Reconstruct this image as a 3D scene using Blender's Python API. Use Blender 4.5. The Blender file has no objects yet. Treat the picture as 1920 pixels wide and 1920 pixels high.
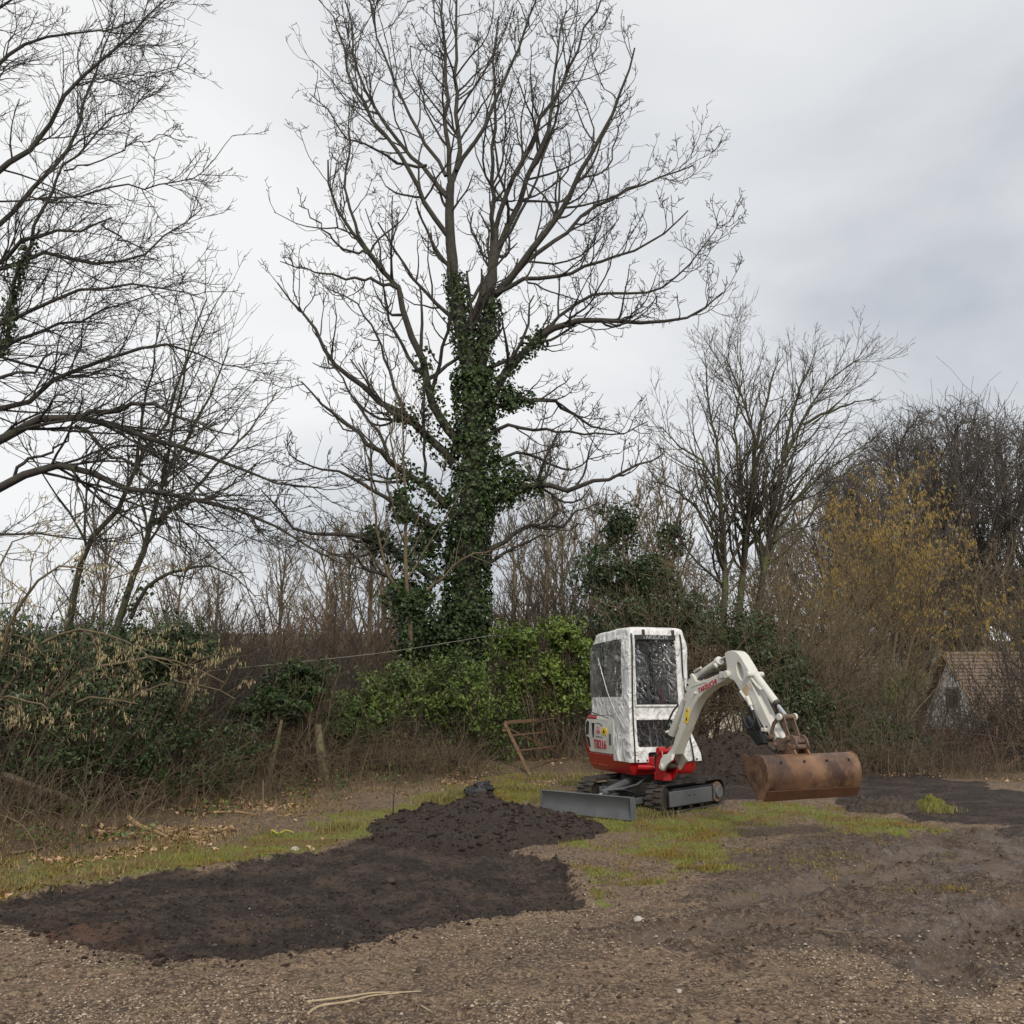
import bpy, bmesh, math, random
import numpy as np
from mathutils import Vector

# ------------------------------------------------------------------ camera, sky, sun, exposure
SC = bpy.context.scene
COL = SC.collection
F_PX, PITCH, CAM_H = 1775.0, math.radians(10.84), 1.5
cam_d = bpy.data.cameras.new('camera')
cam = bpy.data.objects.new('camera', cam_d); COL.objects.link(cam)
cam.location = (0, 0, CAM_H)
cam.rotation_euler = (math.radians(90) + PITCH, 0, 0)
cam_d.sensor_width = 36.0
cam_d.lens = 36.0 * F_PX / 1920.0
cam_d.clip_start = 0.1; cam_d.clip_end = 4000
SC.camera = cam
SC.view_settings.view_transform = 'Standard'
SC.view_settings.look = 'None'
SC.view_settings.exposure = 0.68
SC.view_settings.gamma = 1.0

SUN_ELEV, SUN_AZ = math.radians(40), math.radians(172)     # azimuth clockwise from +Y: behind the camera
w = bpy.data.worlds.new('World'); SC.world = w; w.use_nodes = True
nt = w.node_tree; N = nt.nodes; L = nt.links; N.clear()
out = N.new('ShaderNodeOutputWorld'); bg = N.new('ShaderNodeBackground'); bg.inputs['Strength'].default_value = 0.1
sky = N.new('ShaderNodeTexSky'); sky.sky_type = 'NISHITA'; sky.sun_disc = False
sky.sun_elevation = SUN_ELEV; sky.sun_rotation = SUN_AZ; sky.dust_density = 3.0
tc = N.new('ShaderNodeTexCoord')
sep = N.new('ShaderNodeSeparateXYZ'); L.new(tc.outputs['Generated'], sep.inputs[0])
ad = N.new('ShaderNodeMath'); ad.operation = 'ADD'; ad.inputs[1].default_value = 0.45; L.new(sep.outputs['Z'], ad.inputs[0])
ab = N.new('ShaderNodeMath'); ab.operation = 'MAXIMUM'; ab.inputs[1].default_value = 0.2; L.new(ad.outputs[0], ab.inputs[0])
ng = N.new('ShaderNodeMath'); ng.operation = 'MULTIPLY'; ng.inputs[1].default_value = -1.0; L.new(sep.outputs['X'], ng.inputs[0])
dx = N.new('ShaderNodeMath'); dx.operation = 'DIVIDE'; L.new(ng.outputs[0], dx.inputs[0]); L.new(ab.outputs[0], dx.inputs[1])
dy = N.new('ShaderNodeMath'); dy.operation = 'DIVIDE'; L.new(sep.outputs['Y'], dy.inputs[0]); L.new(ab.outputs[0], dy.inputs[1])
cmb = N.new('ShaderNodeCombineXYZ'); L.new(dx.outputs[0], cmb.inputs['X']); L.new(dy.outputs[0], cmb.inputs['Y'])
cmb.inputs['Z'].default_value = 12.4
nz = N.new('ShaderNodeTexNoise'); nz.inputs['Scale'].default_value = 1.1; nz.inputs['Detail'].default_value = 6
nz.inputs['Roughness'].default_value = 0.5; nz.inputs['Distortion'].default_value = 0.5
L.new(cmb.outputs[0], nz.inputs['Vector'])
rp = N.new('ShaderNodeValToRGB'); L.new(nz.outputs['Fac'], rp.inputs['Fac'])
e = rp.color_ramp.elements
e[0].position = 0.30; e[0].color = (0.50, 0.54, 0.60, 1)
e[1].position = 0.62; e[1].color = (1.0, 1.0, 1.0, 1)
m_ = e.new(0.46); m_.color = (0.80, 0.82, 0.845, 1)
sc_ = N.new('ShaderNodeVectorMath'); sc_.operation = 'SCALE'; sc_.inputs['Scale'].default_value = 5.9
L.new(rp.outputs['Color'], sc_.inputs[0])
mx = N.new('ShaderNodeMix'); mx.data_type = 'RGBA'; mx.inputs['Factor'].default_value = 0.95
L.new(sky.outputs[0], mx.inputs['A']); L.new(sc_.outputs[0], mx.inputs['B'])
L.new(mx.outputs['Result'], bg.inputs['Color']); L.new(bg.outputs[0], out.inputs[0])

sun_d = bpy.data.lights.new('sun', 'SUN'); sun_d.energy = 1.5; sun_d.angle = math.radians(12); sun_d.color = (1, 0.93, 0.83)
sun = bpy.data.objects.new('sun', sun_d); COL.objects.link(sun)
sdir = Vector((math.sin(SUN_AZ) * math.cos(SUN_ELEV), math.cos(SUN_AZ) * math.cos(SUN_ELEV), math.sin(SUN_ELEV)))
sun.rotation_euler = sdir.to_track_quat('Z', 'Y').to_euler(); sun.location = sdir * 60

# ------------------------------------------------------------------ helpers
RNG = np.random.default_rng
A = np.array
CP, SP = math.cos(PITCH), math.sin(PITCH)

def at(x, y, Y):
    """a place in the scene, read off the photograph: pixel and distance ahead of the viewer"""
    u = (x - 960) / F_PX; v = (960 - y) / F_PX
    d = A([u, CP - v * SP, SP + v * CP]); return A([0, 0, CAM_H]) + d * (Y / d[1])

def on_ground(x, y, z=0.0):
    u = (x - 960) / F_PX; v = (960 - y) / F_PX
    d = A([u, CP - v * SP, SP + v * CP]); return A([0, 0, CAM_H]) + d * ((z - CAM_H) / d[2])

def _hash(ix, iy, iz, seed):
    h = (ix.astype(np.int64) * 374761393 + iy.astype(np.int64) * 668265263 + iz.astype(np.int64) * 2147483647 + seed * 974711) & 0xffffffff
    h = ((h ^ (h >> 13)) * 1274126177) & 0xffffffff
    return ((h ^ (h >> 16)) & 0xffff) / 65535.0

def vnoise(x, y, z=None, seed=0):
    x = np.asarray(x, float); y = np.asarray(y, float)
    z = np.zeros_like(x) if z is None else np.asarray(z, float)
    ix, iy, iz = np.floor(x), np.floor(y), np.floor(z)
    fx, fy, fz = x - ix, y - iy, z - iz
    fx, fy, fz = [t * t * (3 - 2 * t) for t in (fx, fy, fz)]
    r = 0
    for a in (0, 1):
        for b in (0, 1):
            for c in (0, 1):
                wgt = (fx if a else 1 - fx) * (fy if b else 1 - fy) * (fz if c else 1 - fz)
                r = r + wgt * _hash(ix + a, iy + b, iz + c, seed)
    return r * 2 - 1

def fbm(x, y, z=None, oct=4, seed=0, gain=0.5):
    r = 0; a = 1; s = 1
    for o in range(oct):
        r = r + a * vnoise(np.asarray(x) * s, np.asarray(y) * s, None if z is None else np.asarray(z) * s, seed + o * 17)
        a *= gain; s *= 2.03
    return r

def sstep(a, b, x):
    t = np.clip((x - a) / (b - a), 0, 1); return t * t * (3 - 2 * t)

def poly_sdf(px, py, poly):
    """signed distance to a polygon, inside positive"""
    poly = np.asarray(poly, float); n = len(poly)
    d = np.full(px.shape, 1e9); inside = np.zeros(px.shape, bool)
    for i in range(n):
        ax, ay = poly[i]; bx, by = poly[(i + 1) % n]
        ex, ey = bx - ax, by - ay
        wx, wy = px - ax, py - ay
        t = np.clip((wx * ex + wy * ey) / (ex * ex + ey * ey + 1e-12), 0, 1)
        d = np.minimum(d, (wx - ex * t) ** 2 + (wy - ey * t) ** 2)
        c = ((ay > py) != (by > py)) & (px < (bx - ax) * (py - ay) / (by - ay + 1e-12) + ax)
        inside ^= c
    d = np.sqrt(d); return np.where(inside, d, -d)

def path_dist(px, py, pts):
    pts = np.asarray(pts, float); best = np.full(px.shape, 1e9); s_at = np.zeros(px.shape); acc = 0
    for i in range(len(pts) - 1):
        ax, ay = pts[i]; bx, by = pts[i + 1]; ex, ey = bx - ax, by - ay; ln = math.hypot(ex, ey)
        t = np.clip(((px - ax) * ex + (py - ay) * ey) / (ln * ln), 0, 1)
        sx = (px - ax - ex * t); sy = (py - ay - ey * t)
        dd = np.sqrt(sx ** 2 + sy ** 2); sg = np.sign(ex * sy - ey * sx)
        m = dd < np.abs(best); best = np.where(m, dd * sg, best); s_at = np.where(m, acc + t * ln, s_at); acc += ln
    return best, s_at

# ---- terrain height
VERGE = [(-9, 7.2), (-5.2, 9.2), (-4.6, 12), (-3.9, 15.5), (-1.8, 17.3), (1.2, 18.6), (4, 19.6), (8, 18.5), (14, 17), (24, 15)]
def terrain(x, y):
    x = np.asarray(x, float); y = np.asarray(y, float)
    z = 0.03 * fbm(x * .5, y * .5, oct=3, seed=5)
    d, s = path_dist(x, y, VERGE)                 # positive on the far side
    z = z + 0.22 * sstep(-0.9, 0.8, d) * sstep(6, 2, x)      # a low bank under the hedge
    far = np.maximum(d, 0)
    z = z - 5.2 * sstep(0.5, 17, far) * sstep(1.5, 6.5, x)        # falls away to the houses on the right
    z = z - 2.0 * sstep(4, 30, far) * sstep(6.5, 1.5, x)
    z = z + 34 * sstep(120, 520, y) * sstep(500, -100, x) + 14 * sstep(90, 260, y) * sstep(0, 80, x)
    return z
def tz(x, y): return float(terrain(A([x]), A([y]))[0])

# ---- object helpers
def origin_of(o):
    p = Vector((0, 0, 0))
    while o is not None: p = p + o.location; o = o.parent
    return A(p)

def setp(o, label=None, cat=None, group=None, kind=None):
    if label: o['label'] = label
    if cat: o['category'] = cat
    if group: o['group'] = group
    if kind: o['kind'] = kind
    return o

def thing(name, loc, label, cat, group=None):
    o = bpy.data.objects.new(name, None); COL.objects.link(o); o.location = loc; o.empty_display_size = .2
    return setp(o, label, cat, group)

def np_mesh(name, verts, faces_list, mats, smooth=True, mat_idx=None):
    """faces_list: list of (n,k) int arrays"""
    me = bpy.data.meshes.new(name)
    verts = np.asarray(verts, np.float32).reshape(-1, 3)
    me.vertices.add(len(verts)); me.vertices.foreach_set('co', verts.ravel())
    faces_list = [np.asarray(f, np.int32) for f in faces_list if len(f)]
    loops = np.concatenate([f.ravel() for f in faces_list]); tot = np.concatenate([np.full(len(f), f.shape[1], np.int32) for f in faces_list])
    start = np.concatenate([[0], np.cumsum(tot)[:-1]]).astype(np.int32)
    me.loops.add(len(loops)); me.loops.foreach_set('vertex_index', loops)
    me.polygons.add(len(tot)); me.polygons.foreach_set('loop_start', start); me.polygons.foreach_set('loop_total', tot)
    me.polygons.foreach_set('use_smooth', np.full(len(tot), smooth, bool))
    for m in (mats if isinstance(mats, (list, tuple)) else [mats]): me.materials.append(m)
    if mat_idx is not None: me.polygons.foreach_set('material_index', np.asarray(mat_idx, np.int32))
    me.update(calc_edges=True); return me

def link(name, me, parent=None, kind=None):
    o = bpy.data.objects.new(name, me); COL.objects.link(o); o.parent = parent
    if kind: o['kind'] = kind
    return o

class MB:
    """collects hard-surface pieces in world coordinates"""
    def __init__(s): s.v = []; s.f = []; s.n = 0
    def add(s, vs, fs):
        vs = [A(q, float) for q in vs]
        s.v += vs; s.f += [tuple(i + s.n for i in f) for f in fs]; s.n += len(vs); return s
    def box(s, fr, lo, hi):
        (a0, b0, c0), (a1, b1, c1) = lo, hi
        P = [fr(a, b, c) for c in (c0, c1) for a, b in ((a0, b0), (a1, b0), (a1, b1), (a0, b1))]
        return s.add(P, [(3, 2, 1, 0), (4, 5, 6, 7), (0, 1, 5, 4), (1, 2, 6, 5), (2, 3, 7, 6), (3, 0, 4, 7)])
    def prism(s, pts, e0, e1):
        """pts: function-free list of pairs (front point, back point) from e0/e1 callables"""
        n = len(pts); P = [e0(*q) for q in pts] + [e1(*q) for q in pts]
        return s.add(P, [tuple(range(n - 1, -1, -1)), tuple(range(n, 2 * n))] + [(i, (i + 1) % n, (i + 1) % n + n, i + n) for i in range(n)])
    def prism_hole(s, outer, hole, e0, e1):
        """ring-shaped prism; outer and hole share the vertex count and start angle"""
        n = len(outer); P = [e0(*q) for q in outer] + [e0(*q) for q in hole] + [e1(*q) for q in outer] + [e1(*q) for q in hole]
        fs = []
        for i in range(n):
            j = (i + 1) % n
            fs += [(i, j, j + n, i + n), (i + 2 * n, i + 3 * n, j + 3 * n, j + 2 * n), (i, i + 2 * n, j + 2 * n, j), (i + n, j + n, j + 3 * n, i + 3 * n)]
        return s.add(P, fs)
    def cyl(s, p0, p1, r0, r1=None, seg=14, cap=True):
        r1 = r0 if r1 is None else r1; p0 = A(p0, float); p1 = A(p1, float); t = p1 - p0; t /= np.linalg.norm(t)
        ref = A([0, 0, 1.]) if abs(t[2]) < .9 else A([1., 0, 0]); u = np.cross(t, ref); u /= np.linalg.norm(u); v = np.cross(t, u)
        P = []
        for p, r in ((p0, r0), (p1, r1)):
            P += [p + r * (math.cos(2 * math.pi * k / seg) * u + math.sin(2 * math.pi * k / seg) * v) for k in range(seg)]
        fs = [(k, (k + 1) % seg, (k + 1) % seg + seg, k + seg) for k in range(seg)]
        if cap: fs += [tuple(range(seg - 1, -1, -1)), tuple(range(seg, 2 * seg))]
        return s.add(P, fs)
    def tube(s, pts, r, seg=8):
        pts = [A(q, float) for q in pts]; n = len(pts); P = []; prev = None
        for i, p in enumerate(pts):
            t = pts[min(i + 1, n - 1)] - pts[max(i - 1, 0)]; t /= np.linalg.norm(t) + 1e-9
            if prev is None:
                ref = A([0, 0, 1.]) if abs(t[2]) < .9 else A([1., 0, 0]); u = np.cross(t, ref)
            else: u = prev - t * np.dot(prev, t)
            u /= np.linalg.norm(u) + 1e-9; prev = u; v = np.cross(t, u)
            rr = r[i] if isinstance(r, (list, tuple)) else r
            P += [p + rr * (math.cos(2 * math.pi * k / seg) * u + math.sin(2 * math.pi * k / seg) * v) for k in range(seg)]
        fs = [(i * seg + k, i * seg + (k + 1) % seg, (i + 1) * seg + (k + 1) % seg, (i + 1) * seg + k) for i in range(n - 1) for k in range(seg)]
        fs += [tuple(range(seg - 1, -1, -1)), tuple(range((n - 1) * seg, n * seg))]
        return s.add(P, fs)
    def build(s, name, mat, parent=None, bevel=0.0, smooth=False, label=None, seg=2, kind=None):
        me = bpy.data.meshes.new(name); o0 = origin_of(parent) if parent else A([0, 0, 0.])
        me.from_pydata([tuple(q - o0) for q in s.v], [], s.f); me.materials.append(mat)
        bm = bmesh.new(); bm.from_mesh(me); bmesh.ops.recalc_face_normals(bm, faces=bm.faces); bm.to_mesh(me); bm.free()
        if smooth or bevel:
            me.polygons.foreach_set('use_smooth', [True] * len(me.polygons))
            me.set_sharp_from_angle(angle=math.radians(38))
        o = link(name, me, parent, kind)
        if bevel:
            b = o.modifiers.new('bevel', 'BEVEL'); b.width = bevel; b.segments = seg; b.limit_method = 'ANGLE'; b.angle_limit = math.radians(35); b.harden_normals = False
        if label: o['label'] = label
        return o

# ---- materials
MATS = {}
def mat(name, c1, c2=None, rough=.7, metal=0.0, scale=6.0, bump=0.0, bscale=None, detail=6, spec=.5, c3=None, s3=2.0, t3=(.55, .65), dist=.02, coat=0):
    if name in MATS: return MATS[name]
    m = bpy.data.materials.new(name); m.use_nodes = True; nt = m.node_tree; b = nt.nodes['Principled BSDF']
    b.inputs['Roughness'].default_value = rough; b.inputs['Metallic'].default_value = metal; b.inputs['Specular IOR Level'].default_value = spec
    if coat: b.inputs['Coat Weight'].default_value = coat; b.inputs['Coat Roughness'].default_value = .2
    tc = nt.nodes.new('ShaderNodeTexCoord')
    def noise(sc, det=detail, r=.6):
        n = nt.nodes.new('ShaderNodeTexNoise'); n.inputs['Scale'].default_value = sc; n.inputs['Detail'].default_value = det; n.inputs['Roughness'].default_value = r
        nt.links.new(tc.outputs['Object'], n.inputs['Vector']); return n
    def mixc(f, a, bb):
        x = nt.nodes.new('ShaderNodeMix'); x.data_type = 'RGBA'; nt.links.new(f, x.inputs['Factor'])
        for s, v in (('A', a), ('B', bb)):
            if isinstance(v, tuple): x.inputs[s].default_value = (*v, 1)
            else: nt.links.new(v, x.inputs[s])
        return x.outputs['Result']
    def ramp(f, a, bb):
        r = nt.nodes.new('ShaderNodeMapRange'); r.inputs['From Min'].default_value = a; r.inputs['From Max'].default_value = bb; r.clamp = True
        nt.links.new(f, r.inputs['Value']); return r.outputs[0]
    if c2 is None: b.inputs['Base Color'].default_value = (*c1, 1)
    else:
        c = mixc(ramp(noise(scale).outputs['Fac'], .35, .65), c1, c2)
        if c3 is not None: c = mixc(ramp(noise(s3, 8, .7).outputs['Fac'], *t3), c, c3)
        nt.links.new(c, b.inputs['Base Color'])
    if bump:
        bn = nt.nodes.new('ShaderNodeBump'); bn.inputs['Strength'].default_value = bump; bn.inputs['Distance'].default_value = dist
        nt.links.new(noise(bscale or scale * 3, 8).outputs['Fac'], bn.inputs['Height']); nt.links.new(bn.outputs[0], b.inputs['Normal'])
    MATS[name] = m; return m

def leaf_mat(name, cols, rough=.5, spec=.4, trans=0.15, patch=None):
    """each leaf or blade takes a colour of its own"""
    m = bpy.data.materials.new(name); m.use_nodes = True; nt = m.node_tree; b = nt.nodes['Principled BSDF']
    g = nt.nodes.new('ShaderNodeNewGeometry'); r = nt.nodes.new('ShaderNodeValToRGB'); nt.links.new(g.outputs['Random Per Island'], r.inputs['Fac'])
    el = r.color_ramp.elements
    while len(el) < len(cols): el.new(.5)
    for i, c in enumerate(cols): el[i].position = i / (len(cols) - 1); el[i].color = (*c, 1)
    o = r.outputs['Color']
    if patch:
        tc = nt.nodes.new('ShaderNodeTexCoord'); n = nt.nodes.new('ShaderNodeTexNoise'); n.inputs['Scale'].default_value = patch[0]; n.inputs['Detail'].default_value = 3
        nt.links.new(tc.outputs['Object'], n.inputs['Vector'])
        mr = nt.nodes.new('ShaderNodeMapRange'); mr.inputs['From Min'].default_value = .4; mr.inputs['From Max'].default_value = .62; nt.links.new(n.outputs['Fac'], mr.inputs['Value'])
        x = nt.nodes.new('ShaderNodeMix'); x.data_type = 'RGBA'; x.blend_type = 'MULTIPLY'; nt.links.new(mr.outputs[0], x.inputs['Factor'])
        nt.links.new(o, x.inputs['A']); x.inputs['B'].default_value = (*patch[1], 1); o = x.outputs['Result']
    nt.links.new(o, b.inputs['Base Color']); b.inputs['Roughness'].default_value = rough; b.inputs['Specular IOR Level'].default_value = spec
    return m

# ------------------------------------------------------------------ plant building in numpy
def nrm(v): return v / (np.linalg.norm(v, axis=-1, keepdims=True) + 1e-9)

def tubes(groups):
    """groups: list of (paths [N,P,3], radii [N,P], sides) -> verts, quads"""
    V = []; Q = []; off = 0
    for P, R, S in groups:
        n, p, _ = P.shape
        if n == 0: continue
        T = np.empty_like(P); T[:, 1:-1] = P[:, 2:] - P[:, :-2]; T[:, 0] = P[:, 1] - P[:, 0]; T[:, -1] = P[:, -1] - P[:, -2]
        T = nrm(T)
        m = nrm(T.mean(1)); ref = np.where(np.abs(m[:, 2:3]) < .8, A([[0, 0, 1.]]), A([[1., 0, 0]]))
        U = nrm(np.cross(T, ref[:, None, :])); W = np.cross(T, U)
        a = np.arange(S) * 2 * np.pi / S
        ring = U[:, :, None, :] * np.cos(a)[None, None, :, None] + W[:, :, None, :] * np.sin(a)[None, None, :, None]
        v = P[:, :, None, :] + ring * R[:, :, None, None]
        V.append(v.reshape(-1, 3))
        base = np.arange(n * p * S).reshape(n, p, S) + off
        nx = np.roll(base, -1, axis=2)
        q = np.stack([base[:, :-1], nx[:, :-1], nx[:, 1:], base[:, 1:]], -1).reshape(-1, 4)
        Q.append(q); off += n * p * S
    return np.concatenate(V), np.concatenate(Q)

def resample(pts, n):
    pts = np.asarray(pts, float); d = np.concatenate([[0], np.cumsum(np.linalg.norm(np.diff(pts, axis=0), axis=1))])
    t = np.linspace(0, d[-1], n)
    # Catmull-Rom for smooth limbs
    idx = np.clip(np.searchsorted(d, t, side='right') - 1, 0, len(pts) - 2)
    u = (t - d[idx]) / (d[idx + 1] - d[idx] + 1e-9)
    p0 = pts[np.maximum(idx - 1, 0)]; p1 = pts[idx]; p2 = pts[idx + 1]; p3 = pts[np.minimum(idx + 2, len(pts) - 1)]
    u = u[:, None]
    return .5 * (2 * p1 + (p2 - p0) * u + (2 * p0 - 5 * p1 + 4 * p2 - p3) * u ** 2 + (3 * p1 - p0 - 3 * p2 + p3) * u ** 3)

def grow(P, R, n_each, rng, t0=.2, t1=1.0, length=.4, ang=(35, 65), npts=5, wob=.12, trop=(0, 0, .1), rr=.55, rmin=.004, absolute=False, lvar=.5, tipr=.35, flat=0.0):
    """side shoots from every path; n_each may be a number or a count per path"""
    n, p, _ = P.shape
    plen = np.linalg.norm(np.diff(P, axis=1), axis=2).sum(1)
    cnt = np.full(n, n_each) if np.isscalar(n_each) else np.asarray(n_each)
    par = np.repeat(np.arange(n), cnt.astype(int)); m = len(par)
    if m == 0: return np.zeros((0, npts, 3)), np.zeros((0, npts))
    t = t0 + (t1 - t0) * rng.random(m) ** .9
    f = t * (p - 1); i = np.minimum(f.astype(int), p - 2); u = (f - i)[:, None]
    pos = P[par, i] * (1 - u) + P[par, i + 1] * u
    tan = nrm(P[par, i + 1] - P[par, i])
    r0 = (R[par, i] * (1 - u[:, 0]) + R[par, i + 1] * u[:, 0])
    rnd = rng.normal(size=(m, 3)); rnd[:, 2] *= (1 - flat)
    perp = nrm(rnd - tan * (rnd * tan).sum(1, keepdims=True))
    an = np.radians(rng.uniform(ang[0], ang[1], m))[:, None]
    d = nrm(tan * np.cos(an) + perp * np.sin(an))
    ln = (length if absolute else length * plen[par]) * (1.15 - .65 * t if not absolute else 1) * rng.uniform(1 - lvar, 1 + lvar, m)
    st = (ln / (npts - 1))[:, None]
    out = np.empty((m, npts, 3)); out[:, 0] = pos; tr = A(trop, float)
    for k in range(1, npts):
        out[:, k] = out[:, k - 1] + d * st
        d = nrm(d + rng.normal(size=(m, 3)) * wob + tr)
    rb = np.maximum(r0 * rr, rmin)
    rad = rb[:, None] * (1 - (1 - tipr) * np.linspace(0, 1, npts)[None, :]); rad = np.maximum(rad, rmin * .6)
    return out, rad

def limbs_from_px(limbs, rng, npts=12, jitter=.03):
    """limbs: list of (pixel points, distance at foot, distance at tip, radius at foot, radius at tip)"""
    Ps = []; Rs = []
    for pts, Y0, Y1, r0, r1 in limbs:
        n = len(pts); w = [at(x, y, Y0 + (Y1 - Y0) * k / max(n - 1, 1)) for k, (x, y) in enumerate(pts)]
        q = resample(w, npts); q[1:-1] += rng.normal(size=q[1:-1].shape) * jitter
        Ps.append(q); Rs.append(np.linspace(r0, r1, npts))
    return A(Ps), A(Rs)

def leaves(pos, nor, size, rng, aspect=.7, fold=.25, svar=.4):
    """one folded leaf of two triangles at every point"""
    n = len(pos); t = rng.normal(size=(n, 3)); t[:, 2] -= .5
    t = nrm(t - nor * (t * nor).sum(1, keepdims=True)); b = np.cross(nor, t)
    s = (size * rng.uniform(1 - svar, 1 + svar, n))[:, None]
    v = np.stack([pos - t * s * .5, pos + b * s * aspect * .5 + nor * s * fold * .5, pos + t * s * .55 - nor * s * .1, pos - b * s * aspect * .5 + nor * s * fold * .5], 1).reshape(-1, 3)
    k = np.arange(n)[:, None] * 4
    return v, np.concatenate([k + A([[0, 1, 2]]), k + A([[0, 2, 3]])])

def blades(base, h, rng, width=.006, lean=.5, npr=None, hv=.5):
    """single bent grass blades: two triangles each, tip bent over"""
    n = len(base); a = rng.uniform(0, 2 * np.pi, n); dirv = np.stack([np.cos(a), np.sin(a), np.zeros(n)], 1)
    side = np.stack([-np.sin(a), np.cos(a), np.zeros(n)], 1) * width
    hh = (h * rng.uniform(1 - hv, 1 + hv, n))[:, None]; le = rng.uniform(0, lean, n)[:, None]
    up = A([[0, 0, 1.]])
    mid = base + up * hh * .6 + dirv * hh * le * .35; tip = base + up * hh * (1 - .35 * le) + dirv * hh * le
    v = np.stack([base - side, base + side, mid + side * .6, mid - side * .6, tip], 1).reshape(-1, 3)
    k = np.arange(n)[:, None] * 5
    return v, np.concatenate([k + A([[0, 1, 2]]), k + A([[0, 2, 3]]), k + A([[3, 2, 4]])])

def lump_points(lumps, rng, shell=.45, rough=.35):
    """points and outward normals through lumpy ellipsoids (cx,cy,cz,rx,ry,rz,n)"""
    PP = []; NN = []
    for (cx, cy, cz, rx, ry, rz, n) in lumps:
        d = nrm(rng.normal(size=(n, 3)))
        k = 1 + rough * fbm(d[:, 0] * 2.2 + cx, d[:, 1] * 2.2 + cy, d[:, 2] * 2.2 + cz, oct=3, seed=3)
        r = rng.random(n) ** shell * k
        p = d * r[:, None] * A([[rx, ry, rz]]) + A([[cx, cy, cz]])
        PP.append(p); NN.append(nrm(d / A([[rx, ry, rz]])))
    return np.concatenate(PP), np.concatenate(NN)
# ------------------------------------------------------------------ ground
G = lambda pts: [tuple(on_ground(x, y)[:2]) for x, y in pts]
SOIL_BED = G([(0, 1692), (60, 1672), (130, 1652), (250, 1640), (430, 1622), (500, 1605), (600, 1592), (660, 1575), (730, 1562), (800, 1575), (900, 1590),
              (1030, 1605), (1070, 1640), (1082, 1680), (1090, 1702), (1000, 1715), (870, 1725), (775, 1738), (740, 1758), (690, 1775), (600, 1785),
              (480, 1797), (370, 1810), (230, 1797), (150, 1775), (90, 1752), (0, 1738), (-150, 1730), (-150, 1715)])
SOIL_RIGHT = G([(1310, 1506), (1420, 1506), (1540, 1500), (1600, 1518), (1700, 1532), (1850, 1548), (1960, 1572), (2100, 1590), (2100, 1490), (1880, 1478),
                (1760, 1452), (1640, 1424), (1500, 1418), (1420, 1424), (1330, 1440), (1290, 1470)])
GRASS_L = G([(-150, 1770), (0, 1716), (250, 1664), (430, 1646), (600, 1616), (720, 1584), (800, 1528), (900, 1505), (1010, 1500), (1010, 1445), (860, 1470), (700, 1515), (520, 1558), (300, 1578), (0, 1612), (-150, 1640)])
GRASS_C = G([(1060, 1520), (1180, 1528), (1390, 1505), (1500, 1502), (1600, 1515), (1480, 1545), (1350, 1560), (1330, 1600), (1260, 1645), (1120, 1690), (1078, 1668), (1095, 1620), (1105, 1580)])
GRASS_C2 = G([(1480, 1530), (1640, 1522), (1800, 1560), (1640, 1570), (1500, 1562)])
MUD = G([(1180, 1700), (1300, 1640), (1400, 1590), (1560, 1560), (1800, 1550), (2100, 1600), (2300, 1900), (2000, 1850), (1700, 1800), (1400, 1790), (1250, 1760)])
RUT1 = G([(2000, 1668), (1900, 1640), (1830, 1610), (1770, 1583), (1700, 1560)])        # crawler print with lug bars
RUT2 = G([(1500, 1660), (1600, 1632), (1680, 1612), (1760, 1592)])
RUT3 = G([(1800, 1850), (1770, 1800), (1790, 1760), (1860, 1720), (1960, 1690)])
RUT4 = G([(1360, 1690), (1480, 1660), (1600, 1655), (1740, 1630)])
RUT5 = G([(1180, 1760), (1400, 1720), (1650, 1730), (1900, 1760)])
RUT6 = G([(1960, 1600), (1900, 1580), (1860, 1565), (1800, 1552)])
SCRAPES = [G([(0, 1728), (120, 1715), (260, 1690), (400, 1678)]), G([(190, 1780), (250, 1760), (300, 1742)]), G([(430, 1760), (520, 1735), (640, 1700)]),
           G([(60, 1700), (300, 1668), (560, 1640)]), G([(500, 1690), (760, 1650), (1000, 1640)])]

def ground_masks(x, y):
    n1 = fbm(x * 1.7, y * 1.7, oct=5, seed=11); n2 = fbm(x * 6, y * 6, oct=4, seed=23)
    sd = poly_sdf(x, y, SOIL_BED); soil = sstep(-.13, .10, sd + .07 * n2 + .05 * n1)
    soil = np.maximum(soil, sstep(-.15, .2, poly_sdf(x, y, SOIL_RIGHT) + .25 * n1 + .1 * n2))
    gl = poly_sdf(x, y, GRASS_L); vd, _ = path_dist(x, y, VERGE)
    grass = sstep(-.25, .35, gl + .35 * n1 + .15 * n2)
    grass = np.maximum(grass, .9 * sstep(-.3, .5, np.maximum(poly_sdf(x, y, GRASS_C), poly_sdf(x, y, GRASS_C2) - .2) + .45 * n1 + .3 * n2))
    litter = sstep(-1.6, .2, vd + .5 * n1)
    grass = np.clip(grass * (1 - .45 * litter) * (.55 + .45 * sstep(-.5, .3, n1 + n2)) - soil, 0, 1)
    grass = np.maximum(grass, .22 * sstep(.35, .9, n1 + .5 * n2) * sstep(5.6, 7.5, y) * (1 - soil))
    mud = sstep(-.5, .6, poly_sdf(x, y, MUD) + .5 * n1 + .2 * n2) * (1 - grass)
    return soil, grass, np.clip(litter, 0, 1), np.clip(mud, 0, 1), sd

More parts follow.
